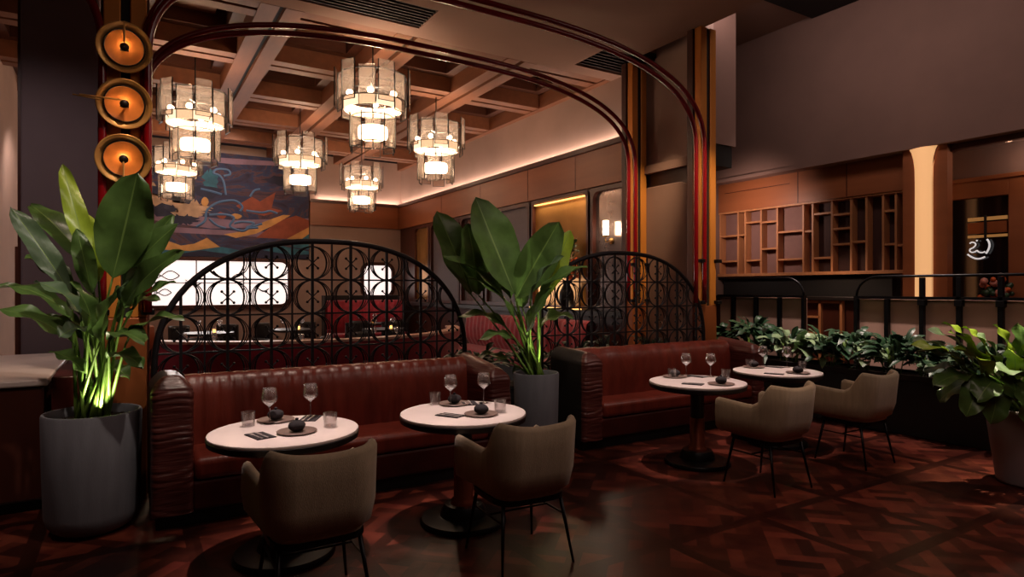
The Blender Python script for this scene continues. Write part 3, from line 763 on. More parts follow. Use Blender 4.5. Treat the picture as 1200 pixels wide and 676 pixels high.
# ================================================================ TUB CHAIRS (face +Y; origin at the floor under the seat centre)
def make_chair(label):
    t=thing('tub_chair',label,'chair',(0,0,0),0,'beige tub chairs')
    hw,yb,yf,rc=.285,-.27,.25,.13
    # plan path: left arm front -> back -> right arm front
    P=[]
    for k in range(9): P.append((-hw, yf-(yf-yb-rc)*k/9, 0))
    for k in range(9): a=radians(180+k*90/8); P.append((-hw+rc+rc*cos(a), yb+rc+rc*sin(a), 1))
    for k in range(1,12): P.append((-hw+rc+(2*hw-2*rc)*k/12, yb, 2))
    for k in range(9): a=radians(270+k*90/8); P.append((hw-rc+rc*cos(a), yb+rc+rc*sin(a), 1))
    for k in range(1,10): P.append((hw, yb+rc+(yf-yb-rc)*k/9, 0))
    n=len(P); rows=[]; th=.055
    for i,(x,y,_) in enumerate(P):
        a=P[max(i-1,0)]; c=P[min(i+1,n-1)]; tx,ty=c[0]-a[0],c[1]-a[1]; l=sqrt(tx*tx+ty*ty) or 1; nx_,ny_=ty/l,-tx/l   # outward is to the right of travel? fixed below
        if nx_*x+ny_*(y-.0)<0: nx_,ny_=-nx_,-ny_
        # height of the rim: low arms, high ears, slightly dipped back
        s=min(1,max(0,(-.06-y)/(.14))); s=s*s*(3-2*s)
        zt=.685+.02*(max(0,y)/.25) + s*(.175) - (0.03*cos(min(1,abs(x)/hw)*pi/2) if y<yb+.06 else 0)*s
        rake=.055*max(0,(-y-.02)/.27)
        row=[]
        for off,z,kk in ((-.10,.42,0),(-.055,.425,0),(-.012,.455,0),(.003,.56,.35),(0,(.56+zt)/2,.7),(-.002,zt-.03,1),(-.012,zt-.008,1),(-.028,zt,1),(-.044,zt-.008,1),(-th,zt-.03,1),(-th-.004,.6,.4),(-th-.01,.43,0)):
            lean=rake*kk
            fl_=.90+.17*(y-yb)/(yf-yb)
            row.append((x*fl_+nx_*off + (nx_*lean*.3), y+ny_*off-lean, z))
        rows.append(row)
    # round the two arm ends
    def endcap(row,dy):
        c=[( (row[3][0]+row[9][0])/2+(p[0]-(row[3][0]+row[9][0])/2)*.55, p[1]+dy, p[2]-(.018 if p[2]>.6 else -.012)) for p in row]; return c
    rows=[endcap(rows[0],.028)]+rows+[endcap(rows[-1],.028)]
    b=MB(); b.grid(rows); m=len(rows[0]); b.f.append(tuple(range(m))); b.mi.append(0); b.f.append(tuple((len(rows)-1)*m+k for k in range(m))[::-1]); b.mi.append(0)
    b.build('shell','fabric',t,smooth=True)
    b=MB(); pr=[]
    for k in range(24):
        a=2*pi*k/24; c,s=cos(a),sin(a); pr.append((.225*math.copysign(abs(c)**.5,c), .005+.235*math.copysign(abs(s)**.5,s)))
    for z0,z1 in ((.40,.475),): b.prism(pr,z0,z1,lambda x,y,h:(x,y,h))
    b.build('seat_cushion','fabric',t,smooth=True,bevel=.02,seg=3)
    b=MB(); b.prism([(x*1.02,y*.98) for x,y in pr],.375,.405,lambda x,y,h:(x,y,h)); b.build('seat_pan','black_metal',t)
    for sx in (-1,1):
        for y0,y1 in ((.17,.235),(-.17,-.245)):
            b=MB(); b.tube([(sx*.19,y0,.38),(sx*.235,y1,0)],lambda q:.0125-.005*q,8); b.build('leg','black_metal',t,smooth=True)
    b=MB()
    for sx in (-1,1): b.tube([(sx*.202,.187,.275),(sx*.202,-.19,.275)],.006,6)
    b.tube([(-.202,0,.275),(.202,0,.275)],.006,6); b.build('stretcher','black_metal',t)
    return t
CH_=[(.80,3.235,-.02,'beige tub chair nearest the camera, back to us at the front left table'),
     (2.0,3.19,-.05,'beige tub chair at the second table from the left'),
     (4.45,3.27,.0,'beige tub chair at the third table from the left'),
     (5.76,3.30,.0,'beige tub chair at the rightmost table beside the planter')]
ch0=None
for x,y,rz,lab in CH_:
    if ch0 is None: ch0=make_chair(lab); ch0.location=(x,y,0); ch0.rotation_euler=(0,0,rz)
    else: dup(ch0,(x,y,0),rz,lab)
# ================================================================ PLANTS
def leaf_mesh(b, base, tip, width, droop=.1, up=None, fold=.25, seed=0, wave=.02, taper=.5, curl=0, nl=14):
    """paddle blade from base to tip: a grid of 9 strips, the middle one the rib (material 1)"""
    rr=random.Random(seed); base=Vector(base); tip=Vector(tip); ax=tip-base; L=ax.length; ax/=L
    up=Vector(up) if up else Vector((0,-.35,1))
    side=ax.cross(up); 
    if side.length<.1: side=ax.cross(Vector((.3,-1,0)))
    side.normalize(); nrm=side.cross(ax).normalized()
    cols=[-1,-.75,-.5,-.25,-.035,.035,.25,.5,.75,1]
    rows=[]; ph=rr.uniform(0,6)
    for i in range(nl+1):
        t=i/nl
        w=width/2*(sin(pi*min(1,t**taper*1.0))**.75 if 0<t<1 else 0)
        w=width/2*((t/.42)**.55 if t<.42 else sqrt(max(0,1-((t-.42)/.58)**2.0)))  
        w=max(w,.004)
        c=base+ax*L*t+nrm*(droop*L*(4*t*(1-t))) - Vector((0,0,1))*curl*L*t*t
        row=[]
        for q in cols:
            f=abs(q)
            row.append(c+side*q*w - nrm*(-fold)*w*f + nrm*wave*sin(ph+t*14+q*2)*f)
        rows.append(row)
    b.grid(rows,mif=lambda i,j:1 if j==4 else 0)
def leafy(parent, base, stem_from, tip, width, mt='leaf', seed=0, **k):
    b=MB(); leaf_mesh(b,base,tip,width,seed=seed,**k); o=b.build('leaf',[mt,'leaf_rib'],parent,smooth=True)
    b=MB(); a=Vector(stem_from); c=Vector(base); tp=Vector(tip); m=a.lerp(c,.5)+Vector((0,0,.04)); e=c.lerp(tp,.12)
    P=[]
    for i in range(9):
        t=i/8; P.append((a*(1-t)**2+m*2*t*(1-t)+c*t*t))
    b.tube(P,lambda q:.014-.007*q,6); b.build('stalk','stalk',o,smooth=True)
    return o
def pot_lathe(parent,r0,r1,h,mt,rb=.05,th=.025,soilm='soil'):
    b=MB(); prof=[(.001,0),(r0-rb,0)]+[(r0-rb+rb*sin(radians(k*22.5)),rb-rb*cos(radians(k*22.5))) for k in range(1,5)]+[(r0+(r1-r0)*.5,h*.5),(r1,h-.012),(r1-.006,h),(r1-th+.006,h),(r1-th,h-.012),(r1-th-.005,h-.07)]
    b.lathe(prof,56); b.build('pot',mt,parent,smooth='auto')
    b=MB(); b.lathe([(r1-th-.004,h-.06),(r1*.5,h-.045),(.001,h-.04)],30)
    rr=random.Random(3)
    for _ in range(40):
        a=rr.uniform(0,6.3); q=rr.uniform(.05,r1-th-.04); b.ball((q*cos(a),q*sin(a),h-.045),rr.uniform(.012,.024),6,sc=(1,1,.6))
    b.build('soil',soilm,parent,smooth=True)
# ---- left big plant
pc=onz(109,619,0); D0=SA*pc.x+CA*pc.y
lp=thing('potted_plant','big left potted plant with paddle leaves in a grey concrete pot','plant',(pc.x,pc.y,0))
pot_lathe(lp,.27,.285,.785,'concrete',rb=.13)
def rel(px,py,dd,c): return W(px,py,c[3]+dd)-Vector((c[0],c[1],0))
CL=(pc.x,pc.y,0,D0)
LV=[ # tip px, base px, tip depth offset, base depth offset, width, material, droop
 ((73,193),(107,318),.05,.0,.13,'leaf_light',.03),
 ((161,203),(132,326),-.18,-.12,.33,'leaf',-.02),
 ((209,262),(143,338),-.05,-.02,.17,'leaf',.1),
 ((214,293),(146,360),-.22,-.1,.16,'leaf',.1),
 ((13,243),(84,345),-.1,-.02,.15,'leaf_grey',.04),
 ((36,240),(104,310),.2,.12,.17,'leaf',.1),
 ((-4,337),(84,372),-.1,-.05,.17,'leaf',.15),
 ((-6,362),(88,405),-.28,-.1,.19,'leaf',.12),
 ((216,373),(148,402),-.2,-.1,.16,'leaf',.14),
 ((58,412),(100,440),-.22,-.12,.14,'leaf',.15),
 ((168,432),(126,418),-.25,-.12,.14,'leaf',.16),
 ((188,350),(136,372),.14,.08,.15,'leaf',.15),
 ((90,268),(108,345),-.12,-.05,.13,'leaf',.05),
 ((98,248),(116,330),.1,.05,.16,'leaf_light',.03),
 ((70,395),(104,385),-.3,-.14,.17,'leaf_grey',.15),
 ((182,318),(140,378),.0,.0,.13,'leaf',.12),
 ((40,330),(96,376),-.3,-.15,.16,'leaf_grey',.16),
 ((140,335),(118,400),-.3,-.2,.15,'leaf',.06),
 ((203,252),(150,328),.1,.06,.15,'leaf',.06),((196,300),(140,352),-.12,-.05,.17,'leaf_grey',.1),((206,330),(150,372),.05,.02,.13,'leaf',.12),
 ((170,402),(128,398),-.3,-.18,.18,'leaf',.16),((152,445),(118,430),.1,.05,.16,'leaf',.18),((30,300),(92,352),.12,.05,.15,'leaf',.12),
 ((84,330),(108,395),-.32,-.2,.14,'leaf',.1),((108,345),(112,410),.12,.08,.16,'leaf',.08),((50,372),(100,398),.1,.05,.16,'leaf',.15)]
for k,(tp,bs,dt,db,w,mt,dr) in enumerate(LV):
    a=k*2.4; st=Vector((.09*cos(a),.09*sin(a),.74))
    leafy(lp,rel(bs[0],bs[1],db,CL),st,rel(tp[0],tp[1],dt,CL),w,mt,seed=k,droop=dr,up=(0,-.9,.6) if tp[1]<300 else None)
# ---- centre plant
pc2=W(627,436,6.0); cx,cy=3.33,4.98; D2=SA*cx+CA*cy
cp=thing('potted_plant','potted plant with broad banana leaves in a grey pot between the two banquettes','plant',(cx,cy,0))
pot_lathe(cp,.20,.218,.8,'concrete',rb=.04)
CC=(cx,cy,0,D2)
LV=[((557,231),(603,345),-.1,-.05,.50,'leaf',.0),
 ((512,247),(552,345),.1,.05,.36,'leaf',.02),
 ((548,262),(560,345),-.05,.0,.34,'leaf',.03),
 ((655,260),(604,350),.0,.0,.38,'leaf',-.02),
 ((668,270),(634,352),.15,.1,.22,'leaf_light',.02),
 ((688,312),(630,352),-.1,-.05,.22,'leaf',.12),
 ((648,336),(618,392),-.2,-.1,.26,'leaf',.05),
 ((520,300),(600,368),-.1,-.05,.2,'leaf',.12),
 ((548,325),(604,376),-.2,-.1,.16,'leaf',.12),
 ((536,372),(600,392),.0,.0,.2,'leaf',.18),
 ((560,400),(606,402),-.12,-.05,.18,'leaf',.2),
 ((660,300),(622,350),-.25,-.12,.18,'leaf_grey',.1),
 ((600,300),(612,360),.15,.1,.3,'leaf',.05),
 ((672,372),(630,385),.1,.05,.2,'leaf',.2),
 ((552,425),(598,425),.1,.05,.15,'leaf',.2),
 ((575,300),(598,352),.05,.02,.28,'leaf',.05)]
for k,(tp,bs,dt,db,w,mt,dr) in enumerate(LV):
    a=k*2.4+1; st=Vector((.07*cos(a),.07*sin(a),.76))
    leafy(cp,rel(bs[0],bs[1],db,CC),st,rel(tp[0],tp[1],dt,CC),w,mt,seed=50+k,droop=dr,up=(0,-.95,.5) if tp[1]<300 else None)
# ---- right plant in white pot
rx,ry=6.28,2.17; D3=SA*rx+CA*ry
rp=thing('potted_plant','lush yellow-green leafy plant in a tapered white pot at the right edge','plant',(rx,ry,0))
pot_lathe(rp,.20,.275,.62,'pot_white',rb=.03)
CR=(rx,ry,0,D3)
LV=[((1066,405),(1130,430),-.15,-.1,.13,'leaf_light'),((1086,386),(1140,425),.05,.05,.14,'leaf_pale'),((1104,378),(1146,418),.1,.05,.12,'leaf_light'),((1070,398),(1128,428),.0,0,.13,'leaf_pale'),((1074,412),(1130,432),-.1,-.05,.12,'leaf'),((1112,388),(1150,438),-.15,-.1,.22,'leaf_light'),((1128,383),(1158,420),.1,.05,.14,'leaf_light'),
 ((1140,390),(1172,425),.15,.1,.16,'leaf_pale'),((1165,380),(1180,425),.1,.05,.15,'leaf_light'),((1192,378),(1192,420),.15,.1,.14,'leaf'),((1210,385),(1204,425),.0,.0,.16,'leaf_light'),
 ((1132,488),(1150,438),-.25,-.15,.15,'leaf'),((1094,452),(1140,440),-.15,-.1,.14,'leaf'),((1082,434),(1136,440),.05,.0,.13,'leaf_grey'),((1100,470),(1146,446),.05,.0,.15,'leaf'),
 ((1160,497),(1166,448),-.28,-.2,.15,'leaf'),((1190,470),(1180,438),-.32,-.2,.17,'leaf'),((1168,435),(1190,440),-.3,-.18,.16,'leaf_pale'),((1216,440),(1196,436),-.3,-.2,.18,'leaf'),
 ((1236,410),(1210,436),-.1,-.05,.17,'leaf'),((1240,450),(1212,440),-.2,-.1,.18,'leaf'),((1202,500),(1190,448),-.34,-.25,.18,'leaf'),((1120,410),(1158,440),-.25,-.15,.2,'leaf_light'),
 ((1184,410),(1186,445),-.25,-.15,.16,'leaf_light'),((1150,405),(1170,440),.0,.0,.17,'leaf_grey'),((1230,490),(1206,448),-.25,-.15,.16,'leaf'),((1145,470),(1165,445),-.3,-.2,.15,'leaf')]
for k,(tp,bs,dt,db,w,mt) in enumerate(LV):
    a=k*2.4+2; st=Vector((.1*cos(a),.1*sin(a),.585))
    leafy(rp,rel(bs[0],bs[1],db,CR),st,rel(tp[0],tp[1],dt,CR),w*1.35,mt,seed=90+k,droop=.12,fold=.15)
# ---- planter with hedge of leafy plants
XPL=7.22
pl_=thing('planter_box','long dark planter box in front of the padded partition','planter',(XPL,0,0))
b=MB(); b.box(0,2.3,0,.5,6.6,.62); b.build('box_panel','slot_black',pl_,bevel=.01)
b=MB(); b.box(-.015,2.29,.6,.03,6.61,.66); b.box(.47,2.29,.6,.515,6.61,.66); b.box(.03,2.29,.6,.47,2.32,.66); b.box(.03,6.58,.6,.47,6.61,.66); b.build('rim','rim_dark',pl_,bevel=.005)
b=MB(); b.box(.03,2.32,.618,.47,6.58,.63); b.build('soil','soil',pl_)
def bush(name,label,p,h,rad,n,ll,lw,mt,seed,group,upb=.5,mt2=None):
    rr=random.Random(seed); b=MB()
    for i in range(n):
        a=rr.uniform(0,2*pi); el=rr.uniform(.1,1.25)
        hh=h*rr.uniform(.25,.95)
        bs=Vector((rad*.35*cos(a)*rr.random(),rad*.35*sin(a)*rr.random(),hh*.7))
        d=Vector((cos(a)*cos(el),sin(a)*cos(el),sin(el)*upb+.1))
        L=ll*rr.uniform(.6,1.25); st=bs+d*rad*.45
        leaf_mesh(b,st,st+d*L,lw*rr.uniform(.7,1.2),droop=.12,seed=seed*99+i,nl=6,fold=.2,curl=rr.uniform(.1,.5),wave=.006)
    t=thing(name,label,'plant',p,0,group)
    b.build('foliage',[mt,mt2 or mt],t,smooth=True)
    b=MB()
    for i in range(6):
        a=rr.uniform(0,6.3); b.tube([(0.03*cos(a),.03*sin(a),-.02),(rad*.4*cos(a),rad*.4*sin(a),h*.75)],.006,5)
    b.build('stems','stalk',t,smooth=True)
    return t
HL=[(6.30,.55,.26,'leaf_hedge','dark leafy planter plant behind the end of the right banquette'),
 (5.75,.62,.30,'leaf_hedge','tallest dark planter plant in front of the left partition posts'),
 (5.20,.55,.30,'leaf_hedge','dark planter plant before the right end of the left partition'),
 (4.70,.50,.30,'leaf_pale','pale leafy planter plant before the opening in the partition'),
 (4.28,.55,.30,'leaf_hedge','planter plant with upright leaves before the rounded rail end'),
 (3.88,.52,.30,'leaf_hedge','deep green planter plant above the back of the right-hand chair'),
 (3.48,.48,.30,'leaf_hedge','dense dark planter plant right of the right-hand chair'),
 (3.05,.45,.28,'leaf_grey','greyish trailing planter plant left of the white pot'),
 (2.60,.45,.28,'leaf_hedge','planter plant half hidden behind the white potted plant')]
for k,(y,h,rd,mt,lab) in enumerate(HL):
    bush('planter_plant',lab,(XPL+.22+.03*(k%2),y,.60),h*(.8,1.02,.78,.7,.95,.85,.75,.8,.9)[k],rd*.9,64,.25,.095,mt,200+k,'plants in the long planter',.7,'leaf_pale' if k%3==2 else None)
bush('planter_plant','pale lime planter plant spilling over the planter edge behind the right-hand chair',(XPL+.06,4.05,.63),.35,.22,30,.2,.1,'leaf_pale',260,'plants in the long planter',.6)
bush('planter_plant','small-leaved trailing plant at the planter edge beside the white pot',(XPL+.06,3.2,.6),.28,.25,60,.13,.08,'leaf_grey',261,'plants in the long planter',.3)
FR=[(5.55,.50,.30,'leaf_hedge','broad-leaved planter plant leaning out behind the end of the right banquette',.30,.12),
 (5.0,.40,.30,'leaf_pale','pale broad-leaved planter plant drooping behind the rightmost table',.30,.12),
 (4.5,.38,.28,'leaf_hedge','glossy planter plant drooping over the planter edge right of the rightmost table',.28,.11),
 (3.7,.44,.28,'leaf_hedge','spiky planter plant rising behind the right-hand chair',.32,.07),
 (2.9,.40,.26,'leaf_hedge','shaded planter plant beside the yellow-green potted plant',.26,.1)]
for k,(y,h,rd,mt,lab,ll,lw) in enumerate(FR):
    bush('planter_plant',lab,(XPL+.10,y,.60),h,rd,40,ll,lw,mt,400+k,'plants in the long planter',.75)
# low planting behind the second screen and beside the centre plant
lb=thing('planter_box','low dark planter box behind the right iron screen','planter',(0,0,0))
b=MB(); b.box(2.9,5.62,0,6.1,6.05,.55); b.build('box_panel','slot_black',lb,bevel=.01)
b=MB(); b.box(2.93,5.65,.552,6.07,6.02,.56); b.build('soil','soil',lb)
WH=['left end','left third','middle','right third','right end']
for k,x in enumerate((3.15,3.75,4.4,5.05,5.7)):
    bush('screen_plant','dark bushy plant at the %s of the planter behind the right screen'%WH[k],(x,5.83,.56),.45,.26,44,.2,.08,'leaf_hedge',300+k,'bushes behind the right screen',.6)
# ================================================================ PARTITION WITH RAIL
XP=7.97
pn=thing('partition_rail','black railing with tall rounded ends and padded beige panels behind the planter','railing',(XP,0,0))
pxl=[842,859.6,885.9,913.4,941.9]; pxr=[1003.7,1039.5,1080.6,1124,1173,1236]
def yP(px): return onX(px,340,XP).y
yl_=[yP(p) for p in pxl]; yr_=[yP(p) for p in pxr]
for k in range(4): b=MB(); b.box(.03,yl_[k+1],.1,.09,yl_[k],1.47); b.build('padded_panel','padded_beige',pn,bevel=.015)
for k in range(5): b=MB(); b.box(.03,yr_[k+1],.1,.09,yr_[k],1.47); b.build('padded_panel','padded_beige',pn,bevel=.015)
for y in yl_[1:]: b=MB(); b.box(-.03,y-.025,0,.03,y+.025,1.47); b.build('post','black_metal',pn,bevel=.005)
for k,y in enumerate(yr_):
    b=MB(); b.box(-.03,y-.025,0,.03,y+.025,1.47 if k<2 else 1.73); 
    if k>=2: b.box(-.04,y-.04,1.40,.04,y+.04,1.47)
    b.build('post','black_metal',pn,bevel=.005)
b=MB(); b.box(-.03,yl_[-1]-.025,1.47,.03,yl_[0],1.505); b.box(-.03,yr_[-1],1.47,.03,yr_[0]+.025,1.505); b.build('lower_rail','black_metal',pn)
rr_=.27
def rail(y_end,sgn,y_far):
    P=[(0,y_end,1.5)]+[(0,y_end-sgn*(rr_-rr_*cos(radians(90*k/8))),1.5+rr_*sin(radians(90*k/8))*.92) for k in range(1,9)]+[(0,y_far,1.5+rr_*.92)]
    b=MB(); b.tube(P,.016,8); b.build('top_rail','black_metal',pn,smooth=True)
rail(yr_[0],1,yr_[-1])
rail(yl_[-1]+.0,-1,yl_[0])
# ================================================================ RECEPTION COUNTER at the left
ct=thing('reception_counter','reception counter with a white marble top behind the left potted plant','counter',(-.49,5.6,0))
b=MB(); b.box(-2.4,-.02,.9,.0,2.2,.95); b.build('marble_top','marble',ct,bevel=.012)
b=MB(); b.box(-2.38,.0,.08,-.02,2.18,.9); b.build('body','wood_dark',ct,bevel=.02)
b=MB(); b.box(-2.36,.05,0,-.05,2.15,.08); b.build('plinth','toe_black',ct)
b=MB()
b.prism([(.02,-.02),(.15,.0)]+[(.15+.12*sin(radians(k*15)),.12-.12*cos(radians(k*15))) for k in range(1,7)]+[(.27,.9),(.02,.9)],0,.96,lambda a,c,h:(a,c,h)); b.build('rounded_end','leather_dark',ct,smooth='auto',bevel=.01)
b=MB(); b.box(-1.3,-.0,1.1,-.9,.02,1.12)
oc=thing('round_back_stool','orange leather round-backed stool behind the reception counter','stool',(-.02,7.5,0))
b=MB(); rows=[]
for i in range(13):
    a=radians(200+i*140/12); rows.append([(.26*cos(a)*s,.26*sin(a)*s,z) for z,s in ((.95,.9),(1.0,1),(1.12,1.04),(1.2,1.03),(1.225,.98),(1.2,.93),(1.0,.9))])
b.grid(rows); b.build('backrest','orange_leather',oc,smooth=True)
b=MB(); b.lathe([(.001,.8),(.22,.8),(.24,.77),(.22,.72),(.001,.72)],24); b.build('seat','orange_leather',oc,smooth='auto')
b=MB()
for a in (.7,2.3,3.9,5.5): b.tube([(.15*cos(a),.15*sin(a),.73),(.22*cos(a),.22*sin(a),0)],.014,6)
b.tube([(-.2,-.13,.76),(-.22,-.1,1.0)],.012,6); b.tube([(.2,-.13,.76),(.22,-.1,1.0)],.012,6)
b.build('legs','black_metal',oc)
# ================================================================ CHANDELIERS
def make_chandelier(label):
    t=thing('chandelier',label,'chandelier',(0,0,3.4),0,'tiered glass chandeliers')
    rr=random.Random(5)
    b=MB(); b.tube([(0,0,1.0),(0,0,2.14)],.009,8); b.lathe([(.001,2.14),(.07,2.14),(.07,2.11),(.02,2.09)],18); b.build('ceiling_rod','black_metal',t,smooth=True)
    b=MB()
    def ringp(r,z,n=32): return [(r*cos(2*pi*k/n),r*sin(2*pi*k/n),z) for k in range(n)]
    b.tube(ringp(.45,1.06),.008,6,closed=True); b.tube(ringp(.45,.72),.008,6,closed=True); b.tube(ringp(.28,.52),.008,6,closed=True); b.tube(ringp(.28,.16),.007,6,closed=True)
    for k in range(4): a=k*pi/2+.4; b.tube([(0,0,1.06),(.45*cos(a),.45*sin(a),1.06)],.006,5); b.tube([(0,0,.52),(.28*cos(a),.28*sin(a),.52)],.006,5); b.tube([(.28*cos(a),.28*sin(a),.52),(.45*cos(a),.45*sin(a),.72)],.006,5)
    b.tube([(0,0,.1),(0,0,1.06)],.012,6)
    b.build('hanging_frame','black_metal',t,smooth=True)
    def panels(n,r,w,z0,h,jit,off):
        for k in range(n):
            a=2*pi*k/n+off; dz=jit*(1 if k%2 else -1)*rr.uniform(.5,1); rr_=r+(.02 if k%2 else -.02)
            c=Vector((rr_*cos(a),rr_*sin(a),z0+h/2+dz))
            b=MB(); b.obox(c,(.012,w,h),a); o=b.build('glass_panel','glass_panel',t)
            b=MB()
            nx_,ny_=cos(a),sin(a); tx,ty=-ny_,nx_
            for s in (-1,1): b.obox(c+Vector((tx*s*w/2,ty*s*w/2,0)),(.016,.007,h),a)
            b.obox(c+Vector((0,0,-h/2)),(.016,w,.006),a)
            b.build('panel_edging','rim_dark',o)
    panels(12,.47,.215,.60,.52,.05,.13); panels(8,.295,.21,.06,.46,.03,.3)
    for k in range(6):
        a=2*pi*k/6+.2; b=MB(); b.ball((.33*cos(a),.33*sin(a),.80),.045,10); o=b.build('bulb','bulb',t,smooth=True)
        b=MB(); b.tube([(.33*cos(a),.33*sin(a),.83),(.33*cos(a),.33*sin(a),.9),(0.0,0.0,.94)],.008,6); b.build('lamp_arm','black_metal',o)
    b=MB(); b.lathe([(.001,.24),(.19,.24),(.2,.27),(.2,.36),(.19,.39),(.001,.39)],24); b.build('diffuser','bulb_soft',t,smooth='auto')
    b=MB(); b.lathe([(.37,.61),(.385,.61),(.385,.75),(.37,.75),(.37,.61)],28); b.build('light_ring','bulb_ring',t,smooth='auto')
    return t
CHD=[((229,190),9.23,'front left chandelier, the large one beside the dish lamps'),((207,238),13.06,'lower left chandelier overlapping the mural, behind the large left one'),
     ((352,230),12.2,'chandelier hanging in front of the mural\'s upper right'),((437,183),8.51,'front middle chandelier, the largest and highest in view'),
     ((424,250),15.0,'smallest and farthest chandelier, before the back wall'),((511,218),11.0,'rightmost chandelier, near the plaster wall with the cove light')]
c0=None
for (px,py),d,lab in CHD:
    p=W(px,338,d); rz=R.uniform(0,1)
    if c0 is None: c0=make_chandelier(lab); c0.location=(p.x,p.y,3.4); c0.rotation_euler=(0,0,rz)
    else: dup(c0,(p.x,p.y,3.4),rz,lab)
    for z,e in ((4.25,CHE),(3.72,CHE*.6)):
        l=bpy.data.lights.new('chandelier_lamp','POINT'); l.energy=e; l.color=(1,.73,.52); l.shadow_soft_size=.12
        o=bpy.data.objects.new('chandelier_lamp',l); COL.objects.link(o); o.location=(p.x,p.y,z)
# ================================================================ MURAL
mu=MB()
X0,X1,Z0,Z1=-.6,4.07,2.37,4.94; YM=YB-.0
mu.box(X0,YM-.03,Z0,X1,YM+.045,Z1,0)
def mshape(pts,mi,lay):
    n=len(pts); y=YM-.03-.002*lay
    A=[(X0+(X1-X0)*u,y,Z0+(Z1-Z0)*v) for u,v in pts]; Bk=[(x,YM-.029,z) for x,_,z in A]
    mu.add(A+Bk,[tuple(range(n))]+[(i,(i+1)%n,n+(i+1)%n,n+i) for i in range(n)],mi)
mat('mural_dusk',rgb(74,60,78),.7,col2=rgb(44,38,58),scale=.9,stretch=(1,1,2.2))
nt=MATS['mural_dusk'].node_tree
for nd in nt.nodes:
    if nd.type=='TEX_NOISE': nd.inputs['Distortion'].default_value=2.2; nd.inputs['Detail'].default_value=9; nd.inputs['Roughness'].default_value=.62
    if nd.type=='VALTORGB':
        cr=nd.color_ramp; cr.elements[0].color=rgb(30,28,52); cr.elements[0].position=.3; cr.elements[1].color=rgb(120,84,88); cr.elements[1].position=.74
        for p_,c_ in ((.42,(58,46,70)),(.5,(40,56,92)),(.56,(92,60,66)),(.65,(54,40,56))):
            e=cr.elements.new(p_); e.color=rgb(*c_)
mat('mural_cream',rgb(196,160,128),.7,var=.2,scale=5); mat('mural_rust',rgb(150,74,50),.7,var=.2,scale=4); mat('mural_ochre',rgb(206,150,86),.7,var=.2,scale=4)
mat('mural_teal',rgb(48,104,124),.7,var=.3,scale=4); mat('mural_blue',rgb(96,128,168),.7); mat('mural_navy',rgb(36,36,62),.7,var=.3,scale=3); mat('mural_lilac',rgb(140,110,128),.7,var=.2,scale=3)
def blob(cx,cy,rx,ry,n,jag,mi,lay,seed):
    q=random.Random(seed); mshape([(min(1,max(0,cx+rx*cos(2*pi*k/n)*(1-jag*q.random()))),min(1,max(0,cy+ry*sin(2*pi*k/n)*(1-jag*q.random())))) for k in range(n)],mi,lay)
mshape([(0,.30),(.2,.33),(.5,.27),(1,.34),(1,.42),(.6,.36),(.3,.4),(0,.38)],7,1)
mshape([(.25,.22),(1,.20),(1,.27),(.6,.26),(.25,.27)],7,1)
mshape([(.1,.93),(.6,.9),(1,.95),(1,.98),(.5,.95)],7,1)
blob(.3,.46,.16,.12,40,.4,6,2,1); blob(.22,.55,.2,.12,60,.5,1,3,2); blob(.40,.44,.12,.11,56,.6,1,3,3); blob(.36,.34,.1,.06,40,.5,6,4,13); blob(.26,.6,.12,.05,40,.5,6,4,14); blob(.12,.46,.1,.1,20,.4,6,4,4)
blob(.5,.72,.05,.14,30,.5,4,2,5); blob(.86,.78,.12,.06,36,.5,6,2,15); blob(.48,.62,.1,.08,18,.5,6,3,6)
mshape([(.62,.50),(.70,.60),(.74,.56),(.82,.66),(.8,.5),(.86,.48),(.76,.42),(.66,.45)],2,3)
mshape([(.56,.22),(.66,.26),(.76,.36),(.86,.44),(.9,.44),(.8,.32),(.72,.24),(.62,.19)],3,4)
mshape([(.72,.20),(.84,.38),(.93,.44),(1,.40),(1,.3),(.88,.2)],2,3)
mshape([(.88,.2),(1,.33),(1,.2)],3,4); mshape([(.9,.12),(1,.26),(1,.1)],4,5)
mshape([(.14,.06),(.22,.2),(.27,.16),(.36,.1),(.42,.12),(.48,.18),(.54,.1),(.7,.05),(.5,.03)],3,4)
mshape([(0,0),(.2,.06),(.4,.05),(.55,.1),(.7,.05),(.85,.13),(1,.08),(1,0)],4,5)
mshape([(.3,0),(.45,.06),(.6,.03),(.75,.08),(.9,.04),(1,.05),(1,0)],6,6)
blob(.47,.52,.02,.05,10,.3,3,5,8); blob(.62,.4,.035,.03,10,.4,3,5,9); blob(.55,.4,.03,.04,10,.4,2,4,10)
for pts in ([(.32,.28),(.36,.34),(.37,.44),(.42,.52),(.5,.55),(.54,.5),(.53,.45)],[(.38,.36),(.42,.3),(.46,.28)],[(.46,.6),(.45,.72),(.43,.78),(.40,.80),(.42,.84),(.47,.84),(.48,.80),(.45,.78)],
            [(.34,.64),(.4,.62),(.44,.6)],[(.38,.40),(.46,.41),(.5,.38),(.48,.3),(.54,.26),(.58,.3),(.64,.34)],[(.5,.33),(.54,.35),(.6,.34),(.56,.29),(.62,.3)],[(.56,.46),(.64,.45),(.68,.47),(.72,.45)],[(.58,.6),(.6,.66),(.63,.68)]):
    pts=[(u+.11,v) for u,v in pts]
    P=smooth_pts(pts,5); mu.tube([(X0+(X1-X0)*u,YM-.043,Z0+(Z1-Z0)*v) for u,v in P],.028,5,mi=5)
tag(mu.build('mural',['mural_dusk','mural_cream','mural_rust','mural_ochre','mural_teal','mural_blue','mural_navy','mural_lilac']),'large painted mural of dusky waves and orange dunes on the back wall','mural')
